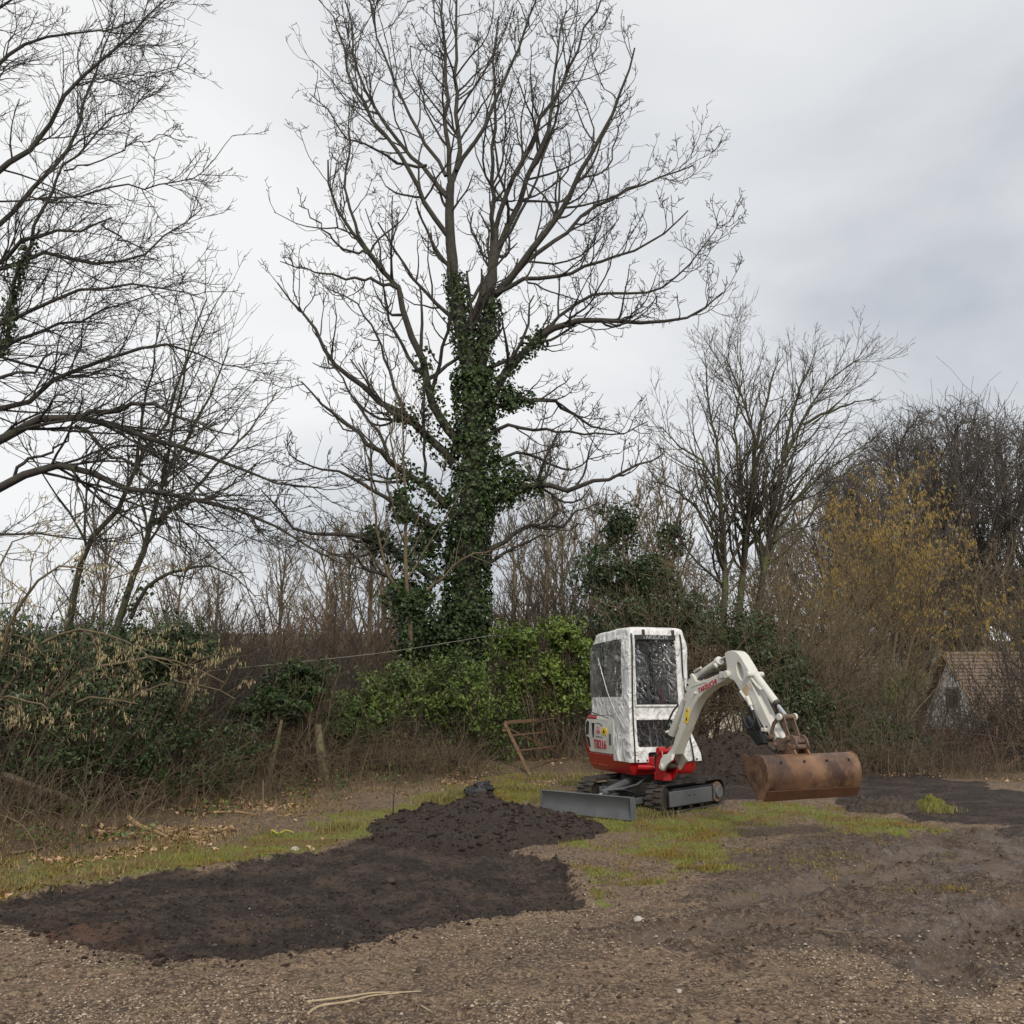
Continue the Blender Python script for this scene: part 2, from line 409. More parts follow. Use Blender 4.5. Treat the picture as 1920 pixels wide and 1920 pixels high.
RUTS = ((RUT1, .17, .05, .022), (RUT2, .16, .04, .005), (RUT3, .15, .045, .018), (RUT4, .12, .03, .008), (RUT5, .13, .025, .008), (RUT6, .14, .035, .014))
def ruts(x, y):
    z = np.zeros(x.shape); tot = np.zeros(x.shape)
    for k, (s, wd, dep, lug) in enumerate(RUTS):
        d, u = path_dist(x, y, s); e = fbm(x * 3, y * 3, oct=2, seed=60 + k) * .03
        ins = sstep(wd + .03, wd - .03, np.abs(d + e)); rim = np.exp(-((np.abs(d + e) - wd - .05) / .05) ** 2)
        z = z - dep * ins + .018 * rim * (.6 + .8 * vnoise(u * 6, d * 6, seed=k)) + lug * ins * np.clip(1.6 * np.sin(u * 2 * np.pi / .105), -1, 1); tot = np.maximum(tot, ins)
    return z, tot

def ground_height(x, y):
    soil, grass, litter, mud, sd = ground_masks(x, y)
    z = terrain(x, y)
    near = sstep(30, 16, y)
    rz, ins_all = ruts(x, y)
    near = near * (1 - .93 * ins_all)
    z = z + rz + near * (.012 * fbm(x * 5, y * 5, oct=4, seed=31) + (.006 + .010 * mud) * fbm(x * 13, y * 13, oct=4, seed=37, gain=.6) + (.008 + .016 * mud) * (.5 - np.abs(fbm(x * 7.5, y * 9.5, oct=4, seed=39, gain=.6))))
    z = z + near * mud * .022 * (np.abs(fbm(x * 2.6, y * 3.4, oct=3, seed=41)) - .3)
    bed = sstep(-.03, .06, sd + .03 * fbm(x * 6, y * 6, oct=3, seed=23))
    z = z - .035 * bed
    z = z + .018 * np.exp(-((sd + .05) / .06) ** 2) * (.5 + fbm(x * 4, y * 4, oct=3, seed=77)) * near      # turned-up lip round the bed
    z = z + bed * .014 * fbm(x * 16, y * 16, oct=3, seed=43, gain=.7) + bed * .02 * (.4 - np.abs(fbm(x * 2.2 + y * .6, y * 5.5, oct=3, seed=44)))
    for k, s in enumerate(SCRAPES):
        d, u = path_dist(x, y, s); z = z + bed * (.03 * np.exp(-((d - .04) / .035) ** 2) - .025 * np.exp(-((d + .04) / .05) ** 2)) * (.6 + .6 * vnoise(u * 5, d * 5, seed=k))
    z = z + near * litter * .03 * fbm(x * 4, y * 4, oct=3, seed=51)
    z = z + near * grass * .015 * np.abs(fbm(x * 9, y * 9, oct=3, seed=53))
    return z

def make_ground():
    ys = [-25, -12, -5, 0, 2]
    y = 3.2
    while y < 26: ys.append(y); y += min(max(.00125 * y * y, .014), .12)
    while y < 2500: ys.append(y); y *= 1.13
    ys = A(ys)
    nc = 680; s = np.linspace(-1, 1, nc); s = np.sign(s) * (.45 * np.abs(s) + .75 * np.abs(s) ** 3)
    wd = np.maximum(ys + 2, 7)
    X = s[None, :] * wd[:, None]; Y = np.repeat(ys[:, None], nc, 1)
    x, yv = X.ravel(), Y.ravel()
    soil, grass, litter, mud, sd = ground_masks(x, yv)
    z = ground_height(x, yv)
    v = np.stack([x, yv, z], 1); nr = len(ys)
    idx = np.arange(nr * nc).reshape(nr, nc)
    q = np.stack([idx[:-1, :-1], idx[:-1, 1:], idx[1:, 1:], idx[1:, :-1]], -1).reshape(-1, 4)
    bed = (sd > 0)[q].mean(1) > .5
    mask = np.stack([soil, grass, litter, mud], 1).astype(np.float32)
    for name, sel in (('ground', ~bed), ('scraped_soil_bed', bed)):
        qq = q[sel]; used, inv = np.unique(qq, return_inverse=True)
        me = np_mesh(name, v[used], [inv.reshape(-1, 4)], MATS['ground'])
        at_ = me.attributes.new('mask', 'FLOAT_COLOR', 'POINT'); at_.data.foreach_set('color', mask[used].ravel()); ar = me.attributes.new('rut', 'FLOAT', 'POINT'); ar.data.foreach_set('value', ruts(v[used, 0], v[used, 1])[1].astype(np.float32))
        o = link(name, me, None, 'structure')
        o['label'] = 'trampled muddy brown earth with gravel, grass and crawler prints' if name == 'ground' else 'scraped bed of dark bare soil between grass verge and gravel'

def ground_material():
    m = bpy.data.materials.new('ground'); m.use_nodes = True; nt = m.node_tree; b = nt.nodes['Principled BSDF']; LK = nt.links.new
    g = nt.nodes.new('ShaderNodeNewGeometry')
    a = nt.nodes.new('ShaderNodeAttribute'); a.attribute_name = 'mask'; s = nt.nodes.new('ShaderNodeSeparateColor'); LK(a.outputs['Color'], s.inputs[0])
    def noise(sc, det=6, r=.6, d=0):
        n = nt.nodes.new('ShaderNodeTexNoise'); n.inputs['Scale'].default_value = sc; n.inputs['Detail'].default_value = det; n.inputs['Roughness'].default_value = r; n.inputs['Distortion'].default_value = d
        LK(g.outputs['Position'], n.inputs['Vector']); return n.outputs['Fac']
    def rng_(f, a0, a1):
        r = nt.nodes.new('ShaderNodeMapRange'); r.inputs['From Min'].default_value = a0; r.inputs['From Max'].default_value = a1; LK(f, r.inputs['Value']); return r.outputs[0]
    def mix(f, A_, B_):
        x = nt.nodes.new('ShaderNodeMix'); x.data_type = 'RGBA'
        if isinstance(f, float): x.inputs['Factor'].default_value = f
        else: LK(f, x.inputs['Factor'])
        for k, v in (('A', A_), ('B', B_)):
            if isinstance(v, tuple): x.inputs[k].default_value = (*v, 1)
            else: LK(v, x.inputs[k])
        return x.outputs['Result']
    def mul(p, q):
        x = nt.nodes.new('ShaderNodeMath'); x.operation = 'MULTIPLY'
        for k, v in ((0, p), (1, q)):
            if isinstance(v, float): x.inputs[k].default_value = v
            else: LK(v, x.inputs[k])
        return x.outputs[0]
    def crisp(f, sc, amt=.7, lo=.40, hi=.60):
        n = noise(sc, 5, .7); x = nt.nodes.new('ShaderNodeMath'); x.operation = 'MULTIPLY_ADD'; LK(n, x.inputs[0]); x.inputs[1].default_value = amt; x.inputs[2].default_value = -amt * .5
        y = nt.nodes.new('ShaderNodeMath'); y.operation = 'ADD'; LK(f, y.inputs[0]); LK(x.outputs[0], y.inputs[1]); return rng_(y.outputs[0], lo, hi)
    fine = noise(38, 8, .7); mid = noise(4.5, 6, .6, .4); big = noise(.9, 4)
    grit = nt.nodes.new('ShaderNodeTexVoronoi'); grit.inputs['Scale'].default_value = 42; grit.inputs['Randomness'].default_value = 1; LK(g.outputs['Position'], grit.inputs['Vector'])
    gv = nt.nodes.new('ShaderNodeSeparateColor'); LK(grit.outputs['Color'], gv.inputs[0])
    base = mix(rng_(mid, .42, .58), (.170, .112, .071), (.090, .058, .038))
    base = mix(mul(rng_(big, .45, .60), .5), base, (.205, .142, .094))
    base = mix(mul(rng_(noise(1.3, 6, .65, .6), .50, .57), .8), base, (.074, .052, .038))
    base = mix(mul(rng_(noise(3.1, 6, .7), .56, .62), .45), base, (.125, .120, .045))
    base = mix(mul(rng_(noise(17, 7, .72), .51, .56), .85), base, (.052, .036, .026))
    base = mix(mul(rng_(fine, .50, .56), .8), base, (.285, .205, .135))
    base = mix(mul(rng_(noise(70, 5, .75), .53, .58), .75), base, (.040, .028, .021))
    # pale grit pressed into the earth, in drifts
    gf = mul(mul(rng_(gv.outputs[0], .72, .78), rng_(grit.outputs['Distance'], .35, .2)), rng_(noise(1.6, 4), .42, .6))
    base = mix(mul(gf, .75), base, (.42, .36, .29))
    mudc = mix(rng_(mid, .4, .62), (.100, .067, .046), (.055, .037, .027))
    mudc = mix(mul(rng_(noise(13, 8, .75), .49, .545), .9), mudc, (.034, .023, .017))
    mudc = mix(mul(rng_(fine, .52, .58), .7), mudc, (.200, .150, .108))
    c = mix(mul(s.outputs['Blue'], .85), base, mix(rng_(fine, .4, .65), (.050, .036, .022), (.16, .115, .070)))
    c = mix(crisp(a.outputs['Alpha'], 9, 1.2, .3, .6), c, mudc)
    rt = nt.nodes.new('ShaderNodeAttribute'); rt.attribute_name = 'rut'
    c = mix(mul(rt.outputs['Fac'], .55), c, mix(rng_(noise(6, 5), .4, .6), (.098, .068, .048), (.140, .100, .072)))
    gr = mix(rng_(noise(7, 5), .4, .6), (.125, .150, .026), (.165, .155, .045))
    gr = mix(mul(rng_(noise(2.2, 5), .46, .58), .85), gr, (.135, .085, .036))
    gr = mix(rng_(noise(55, 4), .5, .7), gr, (.05, .05, .016))
    c = mix(crisp(s.outputs['Green'], 14, 1.0, .28, .62), c, gr)
    so = mix(rng_(noise(60, 6, .75), .46, .56), (.0145, .0100, .0078), (.050, .035, .027))
    so = mix(mul(rng_(noise(2.0, 6, .65), .45, .60), .8), so, (.074, .050, .036))
    so = mix(mul(rng_(noise(15, 7, .75), .5, .56), .75), so, (.010, .0075, .0065))
    so = mix(mul(mul(rng_(gv.outputs[1], .86, .9), rng_(grit.outputs['Distance'], .3, .18)), .8), so, (.15, .125, .10))
    red = nt.nodes.new('ShaderNodeVectorMath'); red.operation = 'DISTANCE'; LK(g.outputs['Position'], red.inputs[0]); rp_ = on_ground(80, 1765); red.inputs[1].default_value = tuple(rp_)
    so = mix(mul(rng_(red.outputs['Value'], .75, .1), rng_(noise(9, 4), .4, .6)), so, (.10, .045, .026))
    c = mix(crisp(s.outputs['Red'], 11, 1.3, .36, .64), c, so)
    sp = nt.nodes.new('ShaderNodeSeparateXYZ'); LK(g.outputs['Position'], sp.inputs[0])
    farm = rng_(sp.outputs['Y'], 24.0, 60.0)
    c = mix(farm, c, mix(rng_(noise(.05, 5), .4, .6), (.055, .060, .040), (.085, .072, .048)))
    LK(c, b.inputs['Base Color'])
    # damp mud in the ruts shines a little
    wet = mul(a.outputs['Alpha'], rng_(noise(1.1, 3), .46, .58))
    rr = nt.nodes.new('ShaderNodeMapRange'); rr.inputs['To Min'].default_value = .92; rr.inputs['To Max'].default_value = .42; ra = nt.nodes.new('ShaderNodeAttribute'); ra.attribute_name = 'rut'; wm = nt.nodes.new('ShaderNodeMath'); wm.operation = 'MULTIPLY_ADD'; wm.use_clamp = True; LK(ra.outputs['Fac'], wm.inputs[0]); LK(rng_(noise(2.5, 4), .42, .6), wm.inputs[1]); LK(wet, wm.inputs[2]); LK(wm.outputs[0], rr.inputs['Value']); LK(rr.outputs[0], b.inputs['Roughness'])
    b.inputs['Specular IOR Level'].default_value = .3
    bn = nt.nodes.new('ShaderNodeBump'); bn.inputs['Strength'].default_value = .9; bn.inputs['Distance'].default_value = .012; LK(fine, bn.inputs['Height'])
    b2 = nt.nodes.new('ShaderNodeBump'); b2.inputs['Strength'].default_value = .6; b2.inputs['Distance'].default_value = .02; LK(noise(11, 6, .65), b2.inputs['Height']); LK(bn.outputs[0], b2.inputs['Normal'])
    LK(b2.outputs[0], b.inputs['Normal'])
    MATS['ground'] = m
ground_material(); make_ground()

# ---- heaps of soil and lumps of turf
def heap_mesh(name, cx, cy, rx, ry, h, seed, mat_, n=120, sharp=1.4, rough=.12, rot=0, parent=None):
    g = np.linspace(-1.25, 1.25, n); U, V = np.meshgrid(g, g); u, v = U.ravel(), V.ravel()
    a = np.arctan2(v, u); r = np.hypot(u, v) / (1 + .14 * fbm(np.cos(a) * 1.5 + seed, np.sin(a) * 1.5, oct=3, seed=seed))
    p = np.clip(1 - r, 0, 1) ** (1 / sharp) * np.clip(1.15 - .15 * r, 0, 2)
    x = cx + (u * math.cos(rot) * rx - v * math.sin(rot) * ry); y = cy + (u * math.sin(rot) * rx + v * math.cos(rot) * ry)
    z = h * p * (1 + .25 * fbm(u * 2 + seed, v * 2, oct=3, seed=seed + 2))
    env = sstep(1.06, .9, r)
    z = z + env * h * rough * (np.abs(fbm(u * 4, v * 4 + seed, oct=3, seed=seed + 3)) + .32 * fbm(u * 15, v * 15, oct=3, seed=seed + 9, gain=.6))
    zz = terrain(x, y) + z - .07 + .055 * env
    idx = np.arange(n * n).reshape(n, n)
    q = np.stack([idx[:-1, :-1], idx[:-1, 1:], idx[1:, 1:], idx[1:, :-1]], -1).reshape(-1, 4)
    q = q[(r[q].min(1) < 1.08)]; used, inv = np.unique(q, return_inverse=True)
    return np_mesh(name, np.stack([x, y, zz], 1)[used], [inv.reshape(-1, 4)], mat_)

M_soil = mat('soil', (.0145, .0098, .0075), (.055, .037, .027), .95, scale=45, bump=1.0, bscale=60, detail=8, c3=(.095, .068, .050), s3=38, t3=(.62, .7), dist=.03)
M_clod = mat('clod', (.030, .023, .018), (.085, .064, .048), .95, scale=20, bump=1.0, bscale=50, dist=.02)
M_turf = mat('turf', (.10, .10, .022), (.045, .032, .018), .95, scale=14, bump=1.0, bscale=50, dist=.03, c3=(.16, .145, .035), s3=30, t3=(.5, .6))
def heap(name, label, px, rx, ry, h, seed, mm, cat, **k):
    c = on_ground(*px); o = link(name, heap_mesh(name, c[0], c[1], rx, ry, h, seed, mm, **k)); setp(o, label, cat); return o
heap('soil_heap', 'low broad heap of dark crumbly soil in front of the dozer blade', (915, 1556), 1.32, 1.55, .285, 7, M_soil, 'soil heap', n=190, rot=.1, rough=.17, sharp=1.7)
heap('soil_heap', 'tall pointed heap of dark earth behind the boom and tracks', (1362, 1462), 1.35, 1.1, .85, 21, M_soil, 'soil heap', n=150, sharp=1.15)
heap('turf_lump', 'brown ragged lump of upturned turf below the bucket', (1655, 1520), .48, .35, .15, 5, M_clod, 'turf lump', n=60, rough=.5)
heap('turf_lump', 'bright mossy clump of grass on the dark soil', (1748, 1520), .24, .20, .15, 9, mat('moss', (.16, .165, .028), (.075, .075, .016), .95, scale=25, bump=1, bscale=70, dist=.02), 'turf lump', n=50, rough=.4)
heap('turf_lump', 'torn brown turf clod lying against the corner of the blade', (1150, 1528), .26, .16, .13, 15, M_turf, 'turf lump', n=40, rough=.6)
# ------------------------------------------------------------------ mini excavator
M_white = mat('machine_white', (.63, .62, .57), (.54, .53, .48), .38, scale=3, c3=(.33, .28, .21), s3=7, t3=(.58, .74), coat=.2)
M_red = mat('machine_red', (.42, .010, .014), (.34, .010, .012), .35, scale=3, c3=(.20, .015, .012), s3=4, t3=(.6, .8), coat=.3)
M_grey = mat('machine_grey', (.105, .112, .118), (.080, .085, .090), .5, scale=4, c3=(.075, .065, .055), s3=6, t3=(.56, .75))
M_rubber = mat('track_rubber', (.022, .021, .020), (.040, .035, .030), .85, scale=8, c3=(.085, .066, .050), s3=10, t3=(.5, .68), bump=.6, bscale=40)
M_black = mat('black_plastic', (.012, .012, .013), (.022, .022, .023), .45, scale=10)
M_steel = mat('chrome_rod', (.62, .62, .63), None, .18, 1.0)
M_dsteel = mat('dark_steel', (.06, .055, .05), (.10, .085, .07), .5, .5, scale=20)
M_rust = mat('bucket_rust', (.23, .128, .070), (.125, .064, .036), .5, .15, scale=3.5, c3=(.060, .034, .023), s3=2.6, t3=(.46, .60), bump=.25, bscale=30, dist=.006)
M_rust2 = mat('link_rust', (.20, .125, .085), (.10, .07, .055), .6, .2, scale=18, c3=(.34, .28, .22), s3=14, t3=(.6, .7), bump=.4, bscale=40, dist=.005)
M_yel = mat('sticker_yellow', (.80, .56, .02), None, .45)
M_redink = mat('red_lettering', (.50, .015, .03), None, .45)
M_greyink = mat('grey_lettering', (.32, .33, .34), None, .5)
M_dark = mat('dark_recess', (.012, .012, .013), None, .8)
M_seat = mat('seat_vinyl', (.018, .018, .020), (.028, .028, .03), .6, scale=12)

# white tarpaulin: creased coated cloth
def tarp_material():
    m = bpy.data.materials.new('tarpaulin'); m.use_nodes = True; nt = m.node_tree; b = nt.nodes['Principled BSDF']; LK = nt.links.new
    b.inputs['Base Color'].default_value = (.80, .80, .79, 1); b.inputs['Roughness'].default_value = .42
    tc = nt.nodes.new('ShaderNodeTexCoord'); mp = nt.nodes.new('ShaderNodeMapping'); mp.inputs['Scale'].default_value = (1, 1, .55); LK(tc.outputs['Object'], mp.inputs['Vector'])
    n1 = nt.nodes.new('ShaderNodeTexNoise'); n1.inputs['Scale'].default_value = 6.5; n1.inputs['Detail'].default_value = 3; n1.inputs['Distortion'].default_value = 1.6; LK(mp.outputs[0], n1.inputs['Vector'])
    v = nt.nodes.new('ShaderNodeTexVoronoi'); v.feature = 'DISTANCE_TO_EDGE'; v.inputs['Scale'].default_value = 8; LK(mp.outputs[0], v.inputs['Vector'])
    b1 = nt.nodes.new('ShaderNodeBump'); b1.inputs['Strength'].default_value = .9; b1.inputs['Distance'].default_value = .09; LK(n1.outputs['Fac'], b1.inputs['Height'])
    b2 = nt.nodes.new('ShaderNodeBump'); b2.inputs['Strength'].default_value = .22; b2.inputs['Distance'].default_value = .02; LK(v.outputs['Distance'], b2.inputs['Height']); LK(b1.outputs[0], b2.inputs['Normal'])
    LK(b2.outputs[0], b.inputs['Normal'])
    n3 = nt.nodes.new('ShaderNodeTexNoise'); n3.inputs['Scale'].default_value = 3; LK(tc.outputs['Object'], n3.inputs['Vector'])
    x = nt.nodes.new('ShaderNodeMix'); x.data_type = 'RGBA'; x.inputs['A'].default_value = (.80, .80, .79, 1); x.inputs['B'].default_value = (.58, .57, .55, 1); LK(n3.outputs['Fac'], x.inputs['Factor']); LK(x.outputs['Result'], b.inputs['Base Color'])
    return m
def clear_plastic():
    m = bpy.data.materials.new('clear_plastic'); m.use_nodes = True; nt = m.node_tree; LK = nt.links.new
    nt.nodes.remove(nt.nodes['Principled BSDF']); o = nt.nodes['Material Output']
    t = nt.nodes.new('ShaderNodeBsdfTransparent'); t.inputs['Color'].default_value = (.84, .85, .85, 1)
    g = nt.nodes.new('ShaderNodeBsdfGlossy'); g.inputs['Roughness'].default_value = .035; g.inputs['Color'].default_value = (.95, .95, .95, 1)
    tc = nt.nodes.new('ShaderNodeTexCoord'); mp = nt.nodes.new('ShaderNodeMapping'); mp.inputs['Scale'].default_value = (1, 1, 1.2); mp.inputs['Rotation'].default_value = (.3, .5, 0); LK(tc.outputs['Object'], mp.inputs['Vector'])
    n = nt.nodes.new('ShaderNodeTexNoise'); n.inputs['Scale'].default_value = 5.5; n.inputs['Detail'].default_value = 4; n.inputs['Distortion'].default_value = 2.4; LK(mp.outputs[0], n.inputs['Vector'])
    bp = nt.nodes.new('ShaderNodeBump'); bp.inputs['Strength'].default_value = 1.0; bp.inputs['Distance'].default_value = .20; LK(n.outputs['Fac'], bp.inputs['Height']); LK(bp.outputs[0], g.inputs['Normal'])
    f = nt.nodes.new('ShaderNodeFresnel'); f.inputs['IOR'].default_value = 1.55; LK(bp.outputs[0], f.inputs['Normal'])
    a = nt.nodes.new('ShaderNodeMath'); a.operation = 'MULTIPLY_ADD'; a.inputs[1].default_value = 1.7; a.inputs[2].default_value = -.012; a.use_clamp = True; LK(f.outputs[0], a.inputs[0])
    x = nt.nodes.new('ShaderNodeMixShader'); LK(a.outputs[0], x.inputs[0]); LK(t.outputs[0], x.inputs[1]); LK(g.outputs[0], x.inputs[2]); LK(x.outputs[0], o.inputs['Surface'])
    return m
M_tarp = tarp_material(); M_clear = clear_plastic()

EXC = A([1.83, 13.2, 0.0]); EZ = tz(1.83, 13.2); EXC[2] = EZ
exc = thing('mini_excavator', tuple(EXC), 'red and white mini excavator with rain cover, boom raised and rusty wide bucket', 'excavator')
def frame(o, a, b, c): return lambda u, v, w_: o + a * u + b * v + c * w_
UP = A([0, 0, 1.])
ba = math.radians(20); B_R = A([math.cos(ba), math.sin(ba), 0]); B_F = A([math.sin(ba), -math.cos(ba), 0]); BF = frame(EXC, B_R, B_F, UP)     # body: right, front, up
ta = math.radians(48); T_A = A([math.cos(ta), math.sin(ta), 0]); T_B = A([-math.sin(ta), math.cos(ta), 0]); TF = frame(EXC, T_A, T_B, UP)           # tracks: rearward, far side, up
FOOT = A([1.98, 12.2, EZ]); O_D = A([.45, -.89, 0]); O_D = O_D / np.linalg.norm(O_D); O_N = A([-O_D[1], O_D[0], 0]); OF = frame(FOOT, O_D, O_N, UP)   # boom: outward, sideways, up

# --- tracks
def stadium(L_, r_, n=14, c=.19, tilt=0):
    pts = [(L_ / 2 - r_ + r_ * math.sin(t), c - r_ * math.cos(t)) for t in np.linspace(0, math.pi, n)]
    pts += [(-L_ / 2 + r_ - r_ * math.sin(t), c + r_ * math.cos(t)) for t in np.linspace(0, math.pi, n)]
    return pts
def track(bc, label):
    off = .10; W = .115
    dense = stadium(1.62, .185); inner = stadium(1.62 - .05, .16)
    mb = MB(); mb.prism_hole(dense, inner, lambda a, z: TF(a + off, bc - W, z), lambda a, z: TF(a + off, bc + W, z))
    t = mb.build('track', M_rubber, exc, .006, label=label)
    # lug bars round the belt, alternating left and right halves
    pts = A(dense + [dense[0]]); s = np.concatenate([[0], np.cumsum(np.hypot(*np.diff(pts, axis=0).T))]); n = 52
    lug = MB()
    for k in range(n):
        for hf in (0, 1):
            u = (k + .5 * hf) / n * s[-1]; a_ = np.interp(u, s, pts[:, 0]); z_ = np.interp(u, s, pts[:, 1]); a2 = np.interp((u + .004) % s[-1], s, pts[:, 0]); z2 = np.interp((u + .004) % s[-1], s, pts[:, 1])
            tg = A([a2 - a_, z2 - z_]); tg /= np.linalg.norm(tg) + 1e-9; no = A([tg[1], -tg[0]])
            b0, b1 = (bc - W - .004, bc + .01) if hf else (bc - .01, bc + W + .004)
            P = [TF(a_ + off + tg[0] * e + no[0] * h, bb, z_ + tg[1] * e + no[1] * h) for h, ww in ((-.004, .019), (.020, .012)) for e, bb in ((-ww, b0), (ww, b0), (ww, b1), (-ww, b1))]
            lug.add(P, [(3, 2, 1, 0), (4, 5, 6, 7), (0, 1, 5, 4), (1, 2, 6, 5), (2, 3, 7, 6), (3, 0, 4, 7)])
    lug.build('lug_bars', M_rubber, t, kind='stuff')
    fr = MB().box(TF, (-.50 + off, bc - .105, .07), (.50 + off, bc + .085, .30)).build('track_frame', M_dark, t, .01)
    side = bc - .112
    MB().box(TF, (-.60 + off, side - .012, .085), (.42 + off, side + .02, .275)).build('side_plate', M_grey, t, .008)
    for q in (-.12, .0): MB().cyl(TF(off + q - .03, side - .006, .20), TF(off + q - .03, side - .018, .20), .009).build('bolt', M_dark, t)
    MB().cyl(TF(.61 + off, bc - .10, .19), TF(.61 + off, bc + .06, .19), .135, seg=24).build('drive_sprocket', M_rust2, t, .01, True)
    MB().cyl(TF(.615 + off, side - .02, .19), TF(.615 + off, bc - .05, .19), .085, seg=24).build('hub_cap', M_grey, t, .012, True)
    MB().cyl(TF(-.62 + off, bc - .05, .19), TF(-.62 + off, bc + .05, .19), .145, seg=24).build('idler_wheel', M_dsteel, t, .01, True)
    for q in (-.32, -.05, .22): MB().cyl(TF(q + off, bc - .085, .095), TF(q + off, bc + .085, .095), .062, seg=16).build('roller', M_dsteel, t, .006, True)
track(-.545, 'muddy rubber crawler track beside the boom foot'); track(.545, 'muddy rubber crawler track behind the blade')
uc = MB(); uc.box(TF, (-.36, -.43, .22), (.52, .43, .36)); uc.box(TF, (-.22, -.30, .34), (.34, .30, .44)); uc.build('undercarriage', M_dsteel, exc, .015)
MB().box(TF, (-.05, .43, .10), (.25, .47, .28)).build('side_guard', M_rust2, exc, .006)
MB().cyl(BF(0, 0, .40), BF(0, 0, .50), .30, seg=32).build('slew_ring', M_dsteel, exc, .008, True)
# --- dozer blade
bl = MB(); prof = [(-1.405, .015), (-1.37, .10), (-1.36, .16), (-1.375, .23), (-1.40, .275), (-1.38, .285), (-1.345, .235), (-1.33, .16), (-1.34, .10), (-1.375, .012)]
bl.prism(prof, lambda a, z: TF(a, -.70, z), lambda a, z: TF(a, .70, z))
blade = bl.build('dozer_blade', M_grey, exc, .003)
for s in (-.703, .69): MB().prism([(-1.41, .01), (-1.41, .28), (-1.33, .285), (-1.30, .18), (-1.31, .01)], lambda a, z, s=s: TF(a, s, z), lambda a, z, s=s: TF(a, s + .013, z)).build('end_plate', M_grey, blade, .002)
for s in (-.55, .52): MB().box(TF, (-1.345, s, .03), (-1.315, s + .006, .26)).build('seam', M_dark, blade)
for s in (-.30, .30): MB().box(TF, (-1.36, s - .045, .12), (-.30, s + .045, .19)).build('blade_arm', M_grey, exc, .008)
ram = MB().cyl(TF(-.42, .0, .37), TF(-1.02, .0, .25), .048, seg=18).build('blade_ram', M_grey, exc, .006, True)
MB().cyl(TF(-1.0, .0, .254), TF(-1.34, .0, .19), .022).build('rod', M_steel, ram, smooth=True)
MB().tube([TF(-.30, -.16, .40), TF(-.55, -.20, .34), TF(-.80, -.16, .31), TF(-.97, -.05, .29)], .012).build('hose', M_grey, ram, smooth=True)
MB().tube([TF(-.30, -.26, .38), TF(-.60, -.34, .22), TF(-.85, -.22, .30), TF(-1.0, .05, .28)], .009).build('hose', M_black, ram, smooth=True)

# --- upper body
def body_outline(inset=0.0, front=.46, rear=1.06, hw=.49, rc=.26):
    h = hw - inset; r = rear - inset; q = rc
    pts = [(-h, front - inset), (h, front - inset)]
    pts += [(h - q + q * math.cos(t), -r + q - q * math.sin(t)) for t in np.linspace(0, math.pi / 2, 8)]
    pts += [(-h + q - q * math.cos(t), -r + q - q * math.sin(t)) for t in np.linspace(math.pi / 2, 0, 8)]
    return pts
def loft(rings, fr):
    mb = MB(); n = len(rings[0][0]); P = [fr(u, v, z) for ring, z in rings for u, v in ring]
    fs = [(k * n + i, k * n + (i + 1) % n, (k + 1) * n + (i + 1) % n, (k + 1) * n + i) for k in range(len(rings) - 1) for i in range(n)]
    fs += [tuple(range(n - 1, -1, -1)), tuple(range((len(rings) - 1) * n, len(rings) * n))]
    return mb.add(P, fs)
skirt = loft([(body_outline(.05, rear=.98), .455), (body_outline(.012, rear=1.03), .52), (body_outline(.0, rear=1.07), .685)], BF)
body = skirt.build('body', M_red, exc, .012)
# red counterweight rim and white engine cover
loft([(body_outline(.0, front=-.55, rear=1.075, hw=.490, rc=.2), .686), (body_outline(.0, front=-.55, rear=1.085, hw=.491, rc=.2), .98), (body_outline(.0, front=-.55, rear=1.03, hw=.490, rc=.2), 1.17), (body_outline(.05, front=-.55, rear=.93, hw=.486, rc=.15), 1.235)], BF).build('counterweight', M_red, body, .012)
def cov_ring(h, rear): return [(-h, .0), (h, .0), (h, -rear), (-h, -rear)]
cov = loft([(cov_ring(.497, .76), .688), (cov_ring(.498, .82), .75), (cov_ring(.499, .90), .86), (cov_ring(.499, .935), .98), (cov_ring(.497, .90), 1.12), (cov_ring(.47, .80), 1.20)], BF).build('engine_cover', M_white, body, .012, seg=2)
S0 = -.501
def sidepoly(name, pts, m, parent, th=.006, bevel=.0):
    return MB().prism(pts, lambda v, z: BF(S0 - th, v, z), lambda v, z: BF(S0 + .02, v, z)).build(name, m, parent, bevel)
sidepoly('grille', [(-.885, .92), (-.80, .93), (-.775, 1.10), (-.84, 1.12), (-.88, 1.06)], M_dark, cov, .004)
sidepoly('grille', [(-.885, .90), (-.775, .885), (-.735, .750), (-.79, .765)], M_dark, cov, .004)
sidepoly('grille', [(-.69, 1.09), (-.60, 1.09), (-.625, .90), (-.655, .89)], M_dark, cov, .004)
for q in (-.135, -.095): sidepoly('slot', [(q, .96), (q + .014, .96), (q + .024, .81), (q + .010, .81)], M_dark, cov, .004)
sidepoly('panel_gap', [(-.56, .912), (-.34, .905), (-.34, .899), (-.56, .906)], M_dark, cov, .003)
sidepoly('panel_gap', [(-.56, 1.095), (-.42, 1.09), (-.34, 1.06), (-.34, 1.053), (-.42, 1.083), (-.56, 1.088)], M_dark, cov, .003)
sidepoly('warning_sticker', [(-.36, .945), (-.21, .94), (-.19, 1.0), (-.23, 1.03), (-.33, 1.03), (-.37, .99)], M_yel, cov, .004)
for tri in ([(-.33, .965), (-.25, .962), (-.285, 1.012)],): sidepoly('warning_mark', tri, M_dark, cov, .006)

